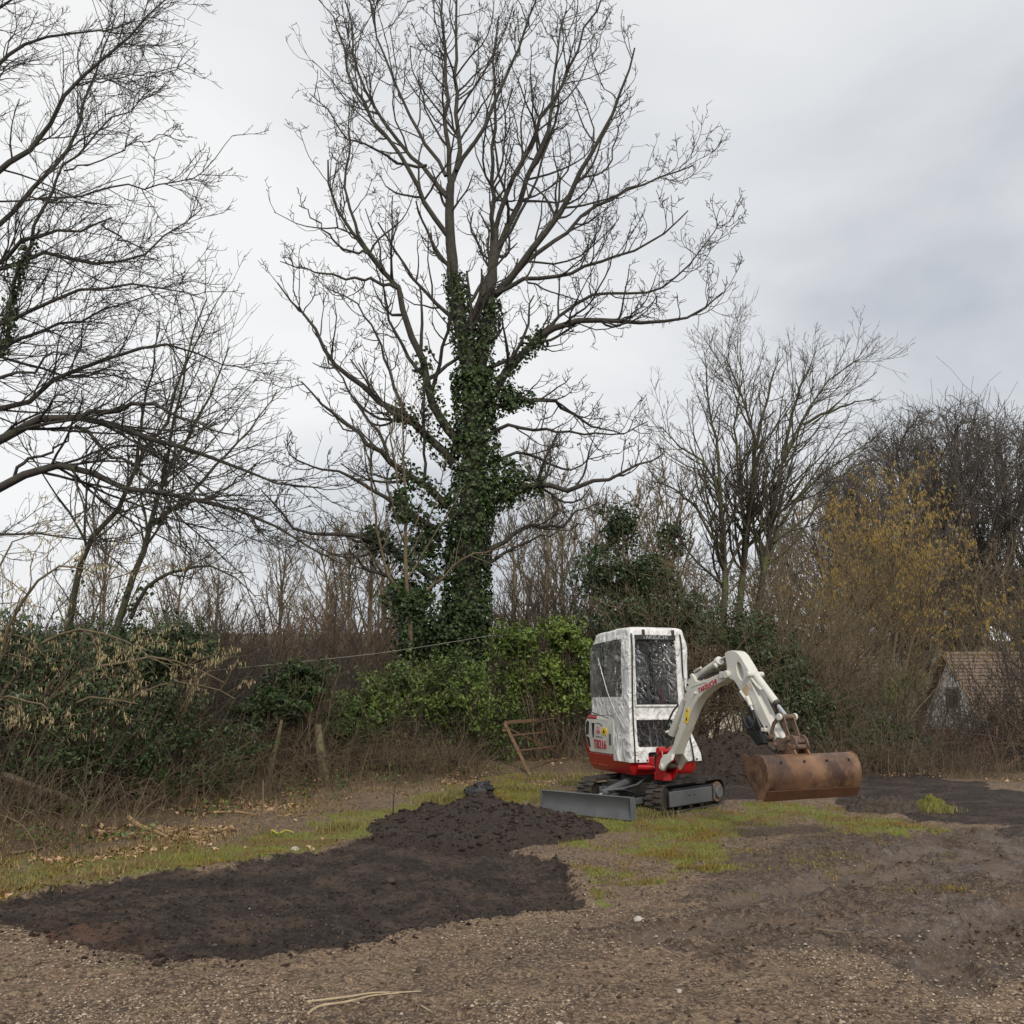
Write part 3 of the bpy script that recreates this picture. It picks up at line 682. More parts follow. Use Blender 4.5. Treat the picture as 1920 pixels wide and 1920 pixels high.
def text_mesh(body_, size):
    cu = bpy.data.curves.new('t', 'FONT'); cu.body = body_; cu.size = size; cu.extrude = .0015; cu.align_x = 'CENTER'; cu.align_y = 'CENTER'; cu.resolution_u = 3
    o = bpy.data.objects.new('t', cu); COL.objects.link(o); dg = bpy.context.evaluated_depsgraph_get(); me = bpy.data.meshes.new_from_object(o.evaluated_get(dg))
    bpy.data.objects.remove(o); bpy.data.curves.remove(cu); return me
def lettering(txt, size, fr2, m, parent, name='lettering', sx=1.0, bold=0.0, shear=0.0, label=None):
    """fr2(x, y, h) places lettering coordinates on a surface"""
    me = text_mesh(txt, size); o0 = origin_of(parent)
    for v in me.vertices: v.co = Vector(fr2((v.co.x + shear * v.co.y) * sx, v.co.y, v.co.z + .003) - o0)
    me.materials.clear(); me.materials.append(m); return setp(link(name, me, parent), label)
side_fr = lambda cv, cz: (lambda x, y, h: BF(S0 - .004 - h, cv + x, cz + y))
lettering('TB216', .165, side_fr(-.42, .80), M_redink, cov, sx=.92, label='red model number lettering')
lettering('TB216', .165, side_fr(-.415, .803), M_redink, cov, sx=.92)
lettering('~LL~', .05, side_fr(-.47, 1.03), M_redink, cov); lettering('LXA', .075, side_fr(-.47, .975), M_redink, cov, sx=.8)
for a0, a1 in ((-.80, -.58), (-.50, -.22)):
    MB().box(BF, (-.4925, a0, .535), (-.486, a1, .541)).build('panel_line', mat('pink_edge', (.55, .12, .10), None, .4), body)

# --- canopy frame, floor, seat and levers under the cover
can = MB()
for u in (-.41, .36):
    can.tube([BF(u, -.42, 1.15), BF(u, -.50, 1.7), BF(u, -.50, 2.22), BF(u, .20, 2.27)], .03)
can.box(BF, (-.44, -.60, 2.235), (.39, .34, 2.29)); can.build('canopy_frame', M_black, exc, .01)
MB().box(BF, (-.47, -.05, .69), (.47, .44, .74)).build('floor_plate', M_dark, exc, .005)
seat = MB().box(BF, (-.27, -.42, 1.02), (.24, .02, 1.14)).build('seat', M_seat, exc, .03)
MB().prism([(-.34, 1.12), (-.24, 1.12), (-.36, 1.68), (-.46, 1.66)], lambda v, z: BF(-.25, v, z), lambda v, z: BF(.22, v, z)).build('backrest', M_seat, seat, .035)
MB().box(BF, (-.30, -.45, .72), (.27, .0, 1.03)).build('seat_base', M_dark, exc, .01)
for u in (-.36, .31):
    c_ = MB().box(BF, (u - .06, -.28, 1.0), (u + .06, .14, 1.22)).build('control_box', M_black, exc, .02)
    MB().tube([BF(u, .04, 1.2), BF(u, .07, 1.32), BF(u, .05, 1.42)], .014).build('lever', M_black, c_, smooth=True)
for u in (-.07, .03):
    MB().tube([BF(u, .26, .72), BF(u, .20, 1.05), BF(u, .16, 1.22)], .012).build('travel_lever', M_steel, exc, smooth=True)
MB().tube([BF(.19, .18, 1.2), BF(.15, .17, 1.5), BF(.12, .17, 1.62)], .012).build('lock_lever', M_redink, exc, smooth=True)
MB().box(BF, (-.43, .30, .80), (-.36, .34, .95)).build('reflector', mat('amber', (.55, .25, .02), None, .4), exc, .01)

# --- the rain cover: a creased skirted hood with clear windows
def rain_cover():
    F0, R0, UL, UR = .455, -.745, -.485, .41
    def perim(z):
        k = sstep(2.10, 2.34, A([z]))[0] * .045; fl = sstep(1.15, .62, A([z]))[0]
        return UL + k - .015 * fl, UR - k + .17 * fl, F0 - k * .6 + .035 * fl, R0 + k * 2.0
    # columns: (side, parameter 0..1)
    cols = [('F', t) for t in A([0, .02, .07, .105, .15, .25, .35, .45, .55, .65, .75, .805, .84, .90, .97, 1])]
    cols = [('F', t) for t in (0, .025, .05, .085, .11, .17, .24, .31, .38, .45, .52, .59, .66, .73, .80, .835, .87, .91, .95, 1)]
    cols += [('R', t) for t in np.linspace(0, 1, 15)[1:]] + [('B', t) for t in np.linspace(0, 1, 11)[1:]] + [('L', t) for t in np.linspace(0, 1, 24)[1:-1]]
    zs = [.62, .66, .70, .745, .79, .81, .87, .93, .99, 1.05, 1.11, 1.165, 1.2, 1.26, 1.31, 1.345, 1.39, 1.45, 1.52, 1.60, 1.68, 1.76, 1.84, 1.92, 2.0, 2.06, 2.12, 2.17, 2.215, 2.265, 2.30, 2.33]
    rs = RNG(4); P = []
    for z in zs:
        ul, ur, f, r = perim(z)
        for sd, t in cols:
            if sd == 'F': u, v = ul + (ur - ul) * t, f
            elif sd == 'R': u, v = ur, f + (r - f) * t
            elif sd == 'B': u, v = ur + (ul - ur) * t, r
            else: u, v = ul, r + (f - r) * t
            zz = z + (-.05 * max(0, -v) * (z - 1.2) / 1.1 if z > 1.2 else 0)
            P.append((u, v, zz))
    P = A(P); nc, nz_ = len(cols), len(zs)
    # creases and slack
    cu, cv = (UL + UR) / 2, (F0 + R0) / 2
    o2 = nrm(np.stack([P[:, 0] - cu, P[:, 1] - cv], 1)); zrow = np.repeat(A(zs), nc)
    cr = .014 * fbm(P[:, 0] * 7 + P[:, 2] * 2, P[:, 1] * 7, P[:, 2] * 3.0, oct=3, seed=8) + .03 * sstep(1.2, .62, zrow) * fbm(P[:, 0] * 9, P[:, 1] * 9, P[:, 2] * .6, oct=2, seed=18)
    P[:, :2] += o2 * cr[:, None]
    # hem: the skirt is cut away at the boom and over the engine side
    # roof rings
    V = [BF(*q) for q in P]; idx = np.arange(nc * nz_).reshape(nz_, nc)
    top = P[-nc:]; ctr = top.mean(0)
    for k, (sc, dz) in enumerate(((.97, .022), (.90, .036), (.6, .050), (.25, .056))):
        for q in top:
            V.append(BF(ctr[0] + (q[0] - ctr[0]) * sc, ctr[1] + (q[1] - ctr[1]) * sc, q[2] + dz + .008 * float(vnoise(A([q[0] * 6]), A([q[1] * 6 + k]))[0])))
    ridx = np.arange(nc * 4).reshape(4, nc) + nc * nz_
    allr = np.concatenate([idx, ridx]); clo = []; ws = []; wf = []; wf2 = []
    for i in range(len(allr) - 1):
        z0 = zs[i] if i < nz_ else 9; z1 = zs[i + 1] if i + 1 < nz_ else 9
        zm = (z0 + z1) / 2
        for j in range(nc):
            jj = (j + 1) % nc; fce = (allr[i, j], allr[i, jj], allr[i + 1, jj], allr[i + 1, j])
            s0, t0 = cols[j]; s1, t1 = cols[jj]; side = s1; t0_ = t0 if s0 == s1 else 0; tm = (t0_ + (t1 if not (side == 'F' and t1 == 0) else 1)) / 2
            if jj == 0: side = 'L'; tm = .99
            if i < nz_ - 1:
                if side == 'F' and .11 < tm < .80 and 1.345 < zm < 2.265: wf.append(fce); continue
                if side == 'F' and .11 < tm < .80 and .81 < zm < 1.165: wf2.append(fce); continue
                if side == 'F' and .27 < tm < .76 and zm < .75: continue                      # cut out for the boom foot
                if side == 'L' and tm < .82 and 1.45 < zm < 2.215: ws.append(fce); continue
                if side == 'L' and tm < .62 and zm < 1.19: continue       # stops above the engine cover
                if side == 'B' and zm < 1.26: continue
            clo.append(fce)
    last = allr[-1]; clo_n = tuple(last)
    Vn = A(V)
    def part(name, fs, m, parent, extra=None, th=.006):
        me = bpy.data.meshes.new(name); used = sorted({i for f in fs for i in f}); mp = {k: n for n, k in enumerate(used)}
        me.from_pydata([tuple(Vn[k] - EXC) for k in used], [], [tuple(mp[i] for i in f) for f in fs]); me.materials.append(m)
        bm = bmesh.new(); bm.from_mesh(me); bmesh.ops.recalc_face_normals(bm, faces=bm.faces); bm.to_mesh(me); bm.free()
        me.polygons.foreach_set('use_smooth', [True] * len(me.polygons)); o = link(name, me, parent)
        ss = o.modifiers.new('subdivision', 'SUBSURF'); ss.levels = 1; ss.render_levels = 1; ss.boundary_smooth = 'PRESERVE_CORNERS'
        return o
    c = part('rain_cover', clo + [clo_n], M_tarp, exc); c['label'] = 'white creased tarpaulin rain cover with clear windows'
    part('front_window', wf, M_clear, c); part('lower_window', wf2, M_clear, c); part('side_window', ws, M_clear, c)
    # zips, straps, name band, eyelets, seams: follow the cover's own surface
    def front(u, z, h=.008):
        ul, ur, f, r = perim(z); return BF(u, f + h + .014, z)
    def zipline(u0, u1, name='zip', w_=.011, z0=.625, z1=2.28, m=M_black):
        pts = [front(u0 + (u1 - u0) * t, z0 + (z1 - z0) * t, .004 + .006 * math.sin(t * 9)) for t in np.linspace(0, 1, 18)]
        MB().tube(pts, w_, 6).build(name, m, c, smooth=True)
    zipline(-.445, -.435); zipline(.335, .30, z0=1.345)
    zipline(.42, .345, z0=.60, z1=1.33)
    for u in (-.245, .20):
        MB().box(lambda a, b, z: front(u + a, z, b), (-.016, -.02, 2.245), (.016, .012, 2.335)).build('strap', M_black, c, .003)
    for (a0, a1, z0, z1) in ((-.405, -.385, 1.33, 2.27), (.235, .26, 1.33, 2.27), (-.405, .26, 1.325, 1.35), (-.40, .26, 1.155, 1.18)):
        MB().box(lambda a, b, z: front(a, z, b), (a0, -.02, z0), (a1, .006, z1)).build('window_binding', M_tarp, c, .004)
    MB().box(lambda a, b, z: front(a, z, b), (-.38, -.02, 2.20), (.23, .002, 2.262)).build('name_band', M_black, c, .004)
    lettering('TAKEUCHI', .075, lambda x, y, h: front(-.08 + x, 2.231 + y, .004 + h), M_greyink, c, sx=1.05)
    MB().box(lambda a, b, z: front(a, z, b), (-.375, -.02, 1.352), (.24, .0, 1.368)).build('seam', M_dark, c)
    for u, z in ((-.40, .645), (-.27, .645), (.47, .645), (.57, .64)): MB().cyl(front(u, z, -.01), front(u, z, .012), .011, seg=10).build('eyelet', M_dark, c)
    # strap running down the flank
    MB().tube([BF(-.497, -.45, 1.98), BF(-.51, -.15, 1.52), BF(-.512, .1, 1.25), BF(-.512, .36, 1.05)], .005, 6).build('strap', M_tarp, c, smooth=True)
    MB().tube([BF(-.505, -.74, 1.245), BF(-.51, -.4, 1.20), BF(-.512, -.12, 1.165)], .006, 6).build('hem_cord', M_black, c, smooth=True)
rain_cover()

# --- boom foot bracket
br = MB()
for s in (-.098, .078):
    br.prism([(-.22, .42), (-.05, .44), (.01, .53), (.04, .60), (-.02, .66), (-.045, .79), (-.09, .845), (-.14, .80), (-.17, .66)], lambda r, z, s=s: OF(r, s, z), lambda r, z, s=s: OF(r, s + .02, z))
br.box(OF, (-.26, -.075, .42), (-.08, .075, .52)); br.box(OF, (-.26, -.075, .60), (-.13, .075, .72))
bracket = br.build('swing_bracket', M_red, exc, .008)
MB().cyl(OF(-.09, -.125, .79), OF(-.09, .125, .79), .045, seg=16).build('pin', M_red, bracket, .005, True)
MB().cyl(OF(-.19, 0, .41), OF(-.19, 0, .74), .085, seg=20).build('swing_post', M_dark, bracket, .01, True)
sc = MB().cyl(BF(-.40, .475, .56), BF(-.16, .505, .545), .038, seg=16).build('swing_ram', M_red, exc, .006, True)
MB().cyl(BF(-.16, .505, .545), BF(.0, .55, .53), .018).build('rod', M_steel, sc, smooth=True)
MB().box(BF, (-.20, .455, .58), (.14, .53, .602)).build('deck_lip', M_red, exc, .006)
MB().cyl(OF(.0, -.155, .605), OF(.0, .155, .605), .032, seg=16).build('foot_pin', M_dsteel, bracket, .004, True)

# --- boom
HW = .0725
boom_pts = [(.012, .747), (.114, .822), (.169, .876), (.203, .956), (.267, 1.053), (.332, 1.176), (.397, 1.307), (.439, 1.403), (.432, 1.481), (.437, 1.55), (.487, 1.628), (.55, 1.722), (.579, 1.735), (.613, 1.704), (.652, 1.652), (.713, 1.63), (.866, 1.662), (1.083, 1.715), (1.215, 1.75), (1.26, 1.755), (1.29, 1.735), (1.30, 1.70), (1.26, 1.665), (1.129, 1.621), (.941, 1.565), (.802, 1.506), (.688, 1.43), (.614, 1.361), (.538, 1.267), (.445, 1.136), (.305, .943), (.177, .756)]
boom = MB().prism(boom_pts, lambda r, z: OF(r, -HW, z), lambda r, z: OF(r, HW, z)).build('boom', M_white, exc, .008)
fork = MB()
for s in (-1, 1):
    pl = [(.012, .75), (-.03, .68), (-.05, .60), (-.03, .56), (.03, .555), (.07, .60), (.12, .64), (.20, .69), (.19, .76)]
    fork.prism(pl, lambda r, z: OF(r, s * (.105 + .035 * sstep(.78, .66, A([z]))[0]), z), lambda r, z: OF(r, s * (.06 + .05 * sstep(.78, .66, A([z]))[0]), z))
fork.build('boom_fork', M_white, boom, .006)
for s in (-1, 1): MB().cyl(OF(0, s * .10, .605), OF(0, s * .158, .605), .034, seg=16).build('foot_boss', M_white, boom, .005, True)
# raised rear web edge of the boom side and details
bs = lambda h: (lambda r, z: OF(r, -HW - h, z))
MB().tube([OF(r, -HW - .002, z) for r, z in ((.20, .80), (.33, 1.06), (.45, 1.30), (.50, 1.46), (.58, 1.57), (.70, 1.60), (.86, 1.632))], .005, 6).build('weld_seam', M_white, boom, smooth=True)
for r, z in ((.545, 1.69), (.50, 1.60), (.455, 1.52)): MB().cyl(OF(r, -HW + .01, z), OF(r, -HW - .012, z), .014, seg=12).build('bolt', M_dark, boom, .002)
MB().cyl(OF(.655, -HW, 1.50), OF(.655, -HW - .03, 1.50), .016, seg=12).build('hose_stub', M_white, boom, .003, True)
def boom_fr(r0, z0, r1, z1):
    t = A([r1 - r0, z1 - z0]); t /= np.linalg.norm(t); nn = A([-t[1], t[0]])
    return lambda x, y, h: OF((r0 + r1) / 2 + t[0] * x + nn[0] * y, -HW - .002 - h, (z0 + z1) / 2 + t[1] * x + nn[1] * y)
bf = boom_fr(.70, 1.515, 1.06, 1.635)
for dx_ in (0, .003): lettering('TAKEUCHI', .082, (lambda x, y, h, d=dx_: bf(x + d, y + .004, h)), M_redink, boom, sx=.93, shear=.15)
st = MB().prism([(.40, 1.155), (.425, 1.20), (.445, 1.30), (.49, 1.335), (.515, 1.30), (.50, 1.21), (.46, 1.14)], bs(.004), bs(-.01)).build('warning_sticker', M_yel, boom)
MB().prism([(.455, 1.285), (.485, 1.275), (.47, 1.305)], bs(.007), bs(-.01)).build('warning_mark', M_dark, st); MB().prism([(.44, 1.17), (.47, 1.175), (.465, 1.22), (.45, 1.20)], bs(.007), bs(-.01)).build('warning_mark', M_dark, st)
MB().cyl(OF(1.255, -.11, 1.71), OF(1.255, .11, 1.71), .045, seg=20).build('pivot_pin', M_white, boom, .006, True)
for s in (-1, 1): MB().box(OF, (1.13, s * .085 - .014, 1.665), (1.26, s * .085 + .014, 1.745)).build('end_cheek', M_white, boom, .008)
# arm ram above the boom
rm = MB().cyl(OF(.60, 0, 1.70), OF(1.03, 0, 1.874), .040, seg=20).build('arm_ram', M_white, exc, .005, True)
MB().cyl(OF(.99, 0, 1.858), OF(1.04, 0, 1.878), .053, seg=20).build('gland', M_white, rm, .006, True)
MB().cyl(OF(1.03, 0, 1.874), OF(1.23, 0, 1.935), .021, seg=14).build('rod', M_steel, rm, smooth=True)
MB().cyl(OF(.575, -.06, 1.69), OF(.575, .06, 1.69), .035, seg=16).build('eye', M_white, rm, .005, True)
MB().tube([OF(.60, -.045, 1.755), OF(.66, -.05, 1.775), OF(.74, -.05, 1.80)], .014).build('pipe', M_white, rm, smooth=True)
MB().cyl(OF(1.00, -.05, 1.835), OF(1.05, -.06, 1.80), .018).build('port', M_white, rm, .003, True)
for k, o_ in enumerate((-.03, .0, .03)):
    MB().tube([OF(.62, o_, 1.66), OF(.78, o_, 1.685 + .01 * k), OF(.95, o_, 1.745), OF(1.10, o_, 1.76), OF(1.18, o_, 1.78)], .011, 6).build('hose', M_black, boom, smooth=True)
# lift ram behind the boom
lr = MB().cyl(OF(.36, 0, 1.42), OF(.03, 0, .99), .045, seg=20).build('lift_ram', M_white, exc, .005, True)
MB().cyl(OF(.03, 0, .99), OF(-.09, 0, .79), .022, seg=14).build('rod', M_dsteel, lr, smooth=True)
MB().tube([OF(.0, -.05, 1.02), OF(.02, -.06, 1.10), OF(.16, -.06, 1.27), OF(.28, -.06, 1.36)], .012).build('hose', M_black, lr, smooth=True)
MB().cyl(OF(.02, -.02, 1.03), OF(-.005, -.06, 1.02), .018).build('port', M_white, lr, .003, True)
MB().tube([OF(.40, -.05, 1.44), OF(.36, -.05, 1.56), OF(.38, -.05, 1.66), OF(.44, -.05, 1.68)], .013).build('hose', M_white, boom, smooth=True)

# --- arm (dipper), with its oval eye
def ring_match(outer, ctr, rx, rz, rot):
    """oval with as many points as the outline, lined up by angle"""
    hs = []
    for r, z in outer:
        a = math.atan2(z - ctr[1], r - ctr[0]); b = a - rot
        k = 1 / math.sqrt((math.cos(b) / rx) ** 2 + (math.sin(b) / rz) ** 2); hs.append((ctr[0] + k * math.cos(a), ctr[1] + k * math.sin(a)))
    return hs
def dens(pts, step=.03):
    o = []
    for i in range(len(pts)):
        a, b = A(pts[i]), A(pts[(i + 1) % len(pts)]); n = max(1, int(np.linalg.norm(b - a) / step))
        o += [tuple(a + (b - a) * k / n) for k in range(n)]
    return o
arm_top = [(1.24, 1.80), (1.205, 1.95), (1.249, 1.972), (1.332, 1.981), (1.407, 1.966), (1.467, 1.925), (1.524, 1.858), (1.591, 1.776), (1.645, 1.696), (1.62, 1.640), (1.536, 1.47), (1.445, 1.536), (1.35, 1.645), (1.25, 1.665), (1.215, 1.70)]
ao = dens(arm_top); ah = ring_match(ao, (1.463, 1.745), .048, .105, .33)
AW = .068
arm = MB().prism_hole(ao, ah, lambda r, z: OF(r, -AW, z), lambda r, z: OF(r, AW, z))
arm.prism([(1.537, 1.4705), (1.6205, 1.6395), (1.802, 1.356), (1.945, 1.13), (2.03, 1.03), (2.02, .985), (1.97, .985), (1.886, 1.06), (1.788, 1.156)], lambda r, z: OF(r, -AW + .001, z), lambda r, z: OF(r, AW - .001, z))
arm = arm.build('arm', M_white, exc, .006)
MB().prism([(1.48, 1.53), (1.56, 1.60), (1.61, 1.56), (1.57, 1.46), (1.52, 1.46)], lambda r, z: OF(r, -AW - .0015, z), lambda r, z: OF(r, -AW + .004, z)).build('rust_patch', mat('rust_stain', (.40, .26, .14), (.55, .46, .36), .7, scale=9), arm)
for r, z in ((1.86, 1.14), (1.965, 1.055), (1.925, 1.085)): MB().cyl(OF(r, -AW + .01, z), OF(r, -AW - .006, z), .012, seg=10).build('bolt', M_dark, arm)
for s in (-1, 1): MB().cyl(OF(1.632, s * .02, 1.705), OF(1.632, s * .115, 1.705), .03, seg=16).build('ram_boss', M_white, arm, .005, True)
MB().tube([OF(1.63, -.05, 1.66), OF(1.71, -.05, 1.585), OF(1.79, -.05, 1.53)], .017).build('pipe', M_white, arm, smooth=True)
MB().tube([OF(1.80, .05, 1.50), OF(1.87, .05, 1.40), OF(1.93, .05, 1.31), OF(1.955, .05, 1.24)], .016).build('hose', M_black, arm, smooth=True)
# bucket ram
bk = MB().cyl(OF(1.64, 0, 1.70), OF(1.962, 0, 1.385), .043, seg=20).build('bucket_ram', M_white, exc, .005, True)
MB().cyl(OF(1.945, 0, 1.40), OF(1.972, 0, 1.375), .048, seg=20).build('gland', M_dsteel, bk, .004, True)
MB().cyl(OF(1.962, 0, 1.385), OF(2.10, 0, 1.255), .021, seg=14).build('rod', M_steel, bk, smooth=True)
# hydraulic lines, valve and guard under the arm
hy = MB().prism([(1.50, 1.40), (1.56, 1.38), (1.73, 1.14), (1.70, 1.09), (1.64, 1.12)], lambda r, z: OF(r, -.05, z), lambda r, z: OF(r, .05, z)).build('hydraulic_guard', M_black, exc, .012)
MB().prism([(1.40, 1.24), (1.46, 1.25), (1.70, 1.03), (1.72, .95), (1.62, .93), (1.47, 1.08), (1.40, 1.17)], lambda r, z: OF(r, -.02, z), lambda r, z: OF(r, .08, z)).build('guard_plate', M_black, hy, .015)
MB().cyl(OF(1.60, -.10, 1.46), OF(1.66, -.10, 1.36), .026, seg=14).build('coupling', M_white, hy, .004, True); MB().cyl(OF(1.66, -.10, 1.36), OF(1.69, -.10, 1.31), .018).build('coupling', M_steel, hy, .003, True)
MB().tube([OF(1.69, -.10, 1.31), OF(1.72, -.11, 1.23), OF(1.70, -.12, 1.14), OF(1.64, -.12, 1.11), OF(1.58, -.12, 1.16), OF(1.54, -.11, 1.25), OF(1.50, -.10, 1.31)], .015).build('hose', M_black, hy, smooth=True)
MB().tube([OF(1.66, -.06, 1.30), OF(1.75, -.07, 1.16), OF(1.80, -.07, 1.08), OF(1.88, -.07, 1.0)], .017).build('hose', M_black, hy, smooth=True)
MB().cyl(OF(1.46, -.07, 1.52), OF(1.56, -.07, 1.42), .018).build('pipe', M_white, hy, smooth=True); MB().cyl(OF(1.43, -.09, 1.50), OF(1.53, -.09, 1.40), .012).build('pipe', M_dsteel, hy, smooth=True)
MB().box(OF, (1.80, -.10, 1.09), (1.87, -.066, 1.13)).build('clip', M_white, hy, .006)
# linkage
lk = MB()
for s in (-.075, .062):
    lk.prism([(2.085, 1.275), (2.135, 1.27), (2.165, 1.18), (2.215, 1.05), (2.19, 1.02), (2.15, 1.05), (2.11, 1.16), (2.08, 1.23)], lambda r, z, s=s: OF(r, s, z), lambda r, z, s=s: OF(r, s + .016, z))
link_o = lk.build('bucket_link', M_rust2, exc, .005)
MB().cyl(OF(2.108, -.12, 1.25), OF(2.108, .12, 1.25), .03, seg=16).build('pin', M_rust2, link_o, .004, True)
for s in (-.122, .098): MB().cyl(OF(2.108, s, 1.25), OF(2.108, s + .025, 1.25), .038, seg=16).build('pin_end', M_white, link_o, .006, True)
for s in (-.105, .09):
    MB().prism([(2.10, 1.285), (2.13, 1.25), (2.02, 1.16), (1.965, 1.03), (1.93, 1.02), (1.93, 1.06), (1.99, 1.19)], lambda r, z, s=s: OF(r, s, z), lambda r, z, s=s: OF(r, s + .016, z)).build('side_link', M_rust2, link_o, .004)
MB().cyl(OF(1.95, -.115, 1.04), OF(1.95, .115, 1.04), .028, seg=16).build('pin', M_rust2, link_o, .004, True)
# quick hitch
qh = MB()
for s in (-.085, .065):
    qh.prism([(1.95, .98), (2.03, 1.04), (2.12, 1.03), (2.19, 1.07), (2.26, 1.07), (2.31, 1.03), (2.33, .96), (2.27, .90), (2.20, .93), (2.12, .90), (2.03, .90), (1.96, .92)], lambda r, z, s=s: OF(r, s, z), lambda r, z, s=s: OF(r, s + .02, z))
qh.box(OF, (2.06, -.064, .92), (2.26, .064, .99)); qh.box(OF, (2.20, -.064, .99), (2.29, .064, 1.03))
hitch = qh.build('quick_hitch', M_rust2, exc, .006)
for r, z in ((2.0, .96), (2.20, 1.03), (2.28, .95)): MB().cyl(OF(r, -.11, z), OF(r, .11, z), .026, seg=14).build('pin', M_rust2, hitch, .004, True)
MB().cyl(OF(1.93, -.10, .95), OF(2.02, -.10, .90), .03).build('valve', M_dsteel, hitch, .005, True); MB().cyl(OF(1.90, -.06, .97), OF(1.95, -.12, .93), .022).build('coupling', M_rust2, hitch, .004, True)
# bucket: a wide rolled shell with end plates, seen from its back
bc0, bc1 = -.565, .69
back = [(2.17, .845), (2.25, .875), (2.31, .872), (2.37, .84), (2.41, .77), (2.425, .69), (2.415, .62), (2.39, .555), (2.362, .50), (2.335, .44)]
inn = [(r - .016 * (1 if i > 2 else .3), z - (.016 if i < 4 else .004)) for i, (r, z) in enumerate(back)]
shell = MB().prism(resample(A(back), 26).tolist() + resample(A(inn), 26)[::-1].tolist(), lambda r, z: OF(r, bc0, z), lambda r, z: OF(r, bc1, z))
bucket = shell.build('bucket', M_rust, exc, .003); bucket['label'] = 'wide rusty brown grading bucket'
endp = back + [(2.25, .455), (2.13, .60), (2.06, .76), (2.04, .86), (2.07, .885), (2.11, .865)]
for s in (bc0 - .014, bc1 + .001): MB().prism([(r, z + .012 if i < 4 else z) for i, (r, z) in enumerate(endp)], lambda r, z, s=s: OF(r, s, z), lambda r, z, s=s: OF(r, s + .013, z)).build('end_plate', M_rust, bucket, .002)
MB().prism([(2.398, .535), (2.404, .532), (2.352, .430), (2.318, .432), (2.33, .45), (2.36, .50)], lambda r, z: OF(r, bc0 + .004, z), lambda r, z: OF(r, bc1 - .004, z)).build('cutting_edge', mat('edge_rust', (.095, .045, .026), (.14, .062, .032), .5, .3, scale=7), bucket, .003)
for k in range(4):
    n_ = bc0 + .19 + k * .31; MB().cyl(OF(2.38, n_, .80), OF(2.405, n_, .815), .013, seg=10).build('bolt_hole', M_dark, bucket)
for s in (-.10, .08):
    MB().prism([(2.16, .86), (2.16, .95), (2.21, .985), (2.27, .96), (2.33, .868), (2.25, .86)], lambda r, z, s=s: OF(r, s, z), lambda r, z, s=s: OF(r, s + .022, z)).build('lug', M_rust, bucket, .006)
# ------------------------------------------------------------------ plants
M_bark = mat('bark', (.030, .026, .021), (.058, .050, .038), .9, scale=9, bump=.6, bscale=40, c3=(.070, .072, .032), s3=4, t3=(.57, .72))
M_bark2 = mat('bark_brown', (.045, .034, .027), (.080, .062, .046), .9, scale=12)
M_bark3 = mat('bark_moss', (.045, .038, .024), (.075, .062, .040), .9, scale=10, c3=(.10, .115, .04), s3=3, t3=(.5, .65))
M_bark_ol = mat('bark_olive', (.105, .080, .045), (.155, .118, .070), .9, scale=7)
M_bark_red = mat('bark_reddish', (.190, .128, .086), (.135, .092, .064), .9, scale=.6)
M_straw = leaf_mat('dead_stalk', [(.095, .068, .046), (.15, .112, .076), (.065, .047, .033), (.24, .185, .125)], .8, .2)
M_ivy = leaf_mat('ivy_leaf', [(0.017, 0.032, 0.011), (0.044, 0.074, 0.021), (0.066, 0.101, 0.028), (0.029, 0.049, 0.016)], .48, .35, patch=(1.2, (.55, .6, .55)))
M_hedge = leaf_mat('hedge_leaf', [(0.039, 0.064, 0.014), (0.091, 0.140, 0.026), (0.129, 0.175, 0.036), (0.060, 0.092, 0.021)], .48, .35, patch=(1.3, (.5, .55, .5)))
M_bright = leaf_mat('bright_leaf', [(0.065, 0.102, 0.016), (0.123, 0.180, 0.029), (0.162, 0.216, 0.039), (0.084, 0.126, 0.020)], .45, .4, patch=(1.6, (.5, .55, .45)))
M_holly = leaf_mat('holly_leaf', [(0.022, 0.041, 0.017), (0.050, 0.080, 0.030), (0.078, 0.109, 0.042), (0.034, 0.055, 0.022)], .45, .4, patch=(1.1, (.6, .65, .6)))
M_grass = leaf_mat('grass_blade', [(0.110, 0.138, 0.020), (0.162, 0.180, 0.031), (0.220, 0.198, 0.046), (0.136, 0.156, 0.022), (0.259, 0.198, 0.071)], .7, .25, patch=(2.2, (1.1, .72, .5)))
M_dry = leaf_mat('dry_grass', [(0.212, 0.145, 0.060), (0.303, 0.215, 0.096), (0.152, 0.099, 0.044), (0.142, 0.131, 0.036)], .8, .2)
M_litter = leaf_mat('fallen_leaf', [(0.190, 0.101, 0.046), (0.321, 0.203, 0.109), (0.496, 0.351, 0.218), (0.146, 0.081, 0.040)], .75, .25)
M_catkin = leaf_mat('catkin', [(.36, .29, .15), (.46, .38, .22), (.26, .20, .09), (.40, .33, .20)], .8, .2)
M_gold = leaf_mat('catkin_gold', [(.34, .225, .060), (.42, .29, .09), (.24, .155, .045), (.36, .27, .09)], .8, .2)

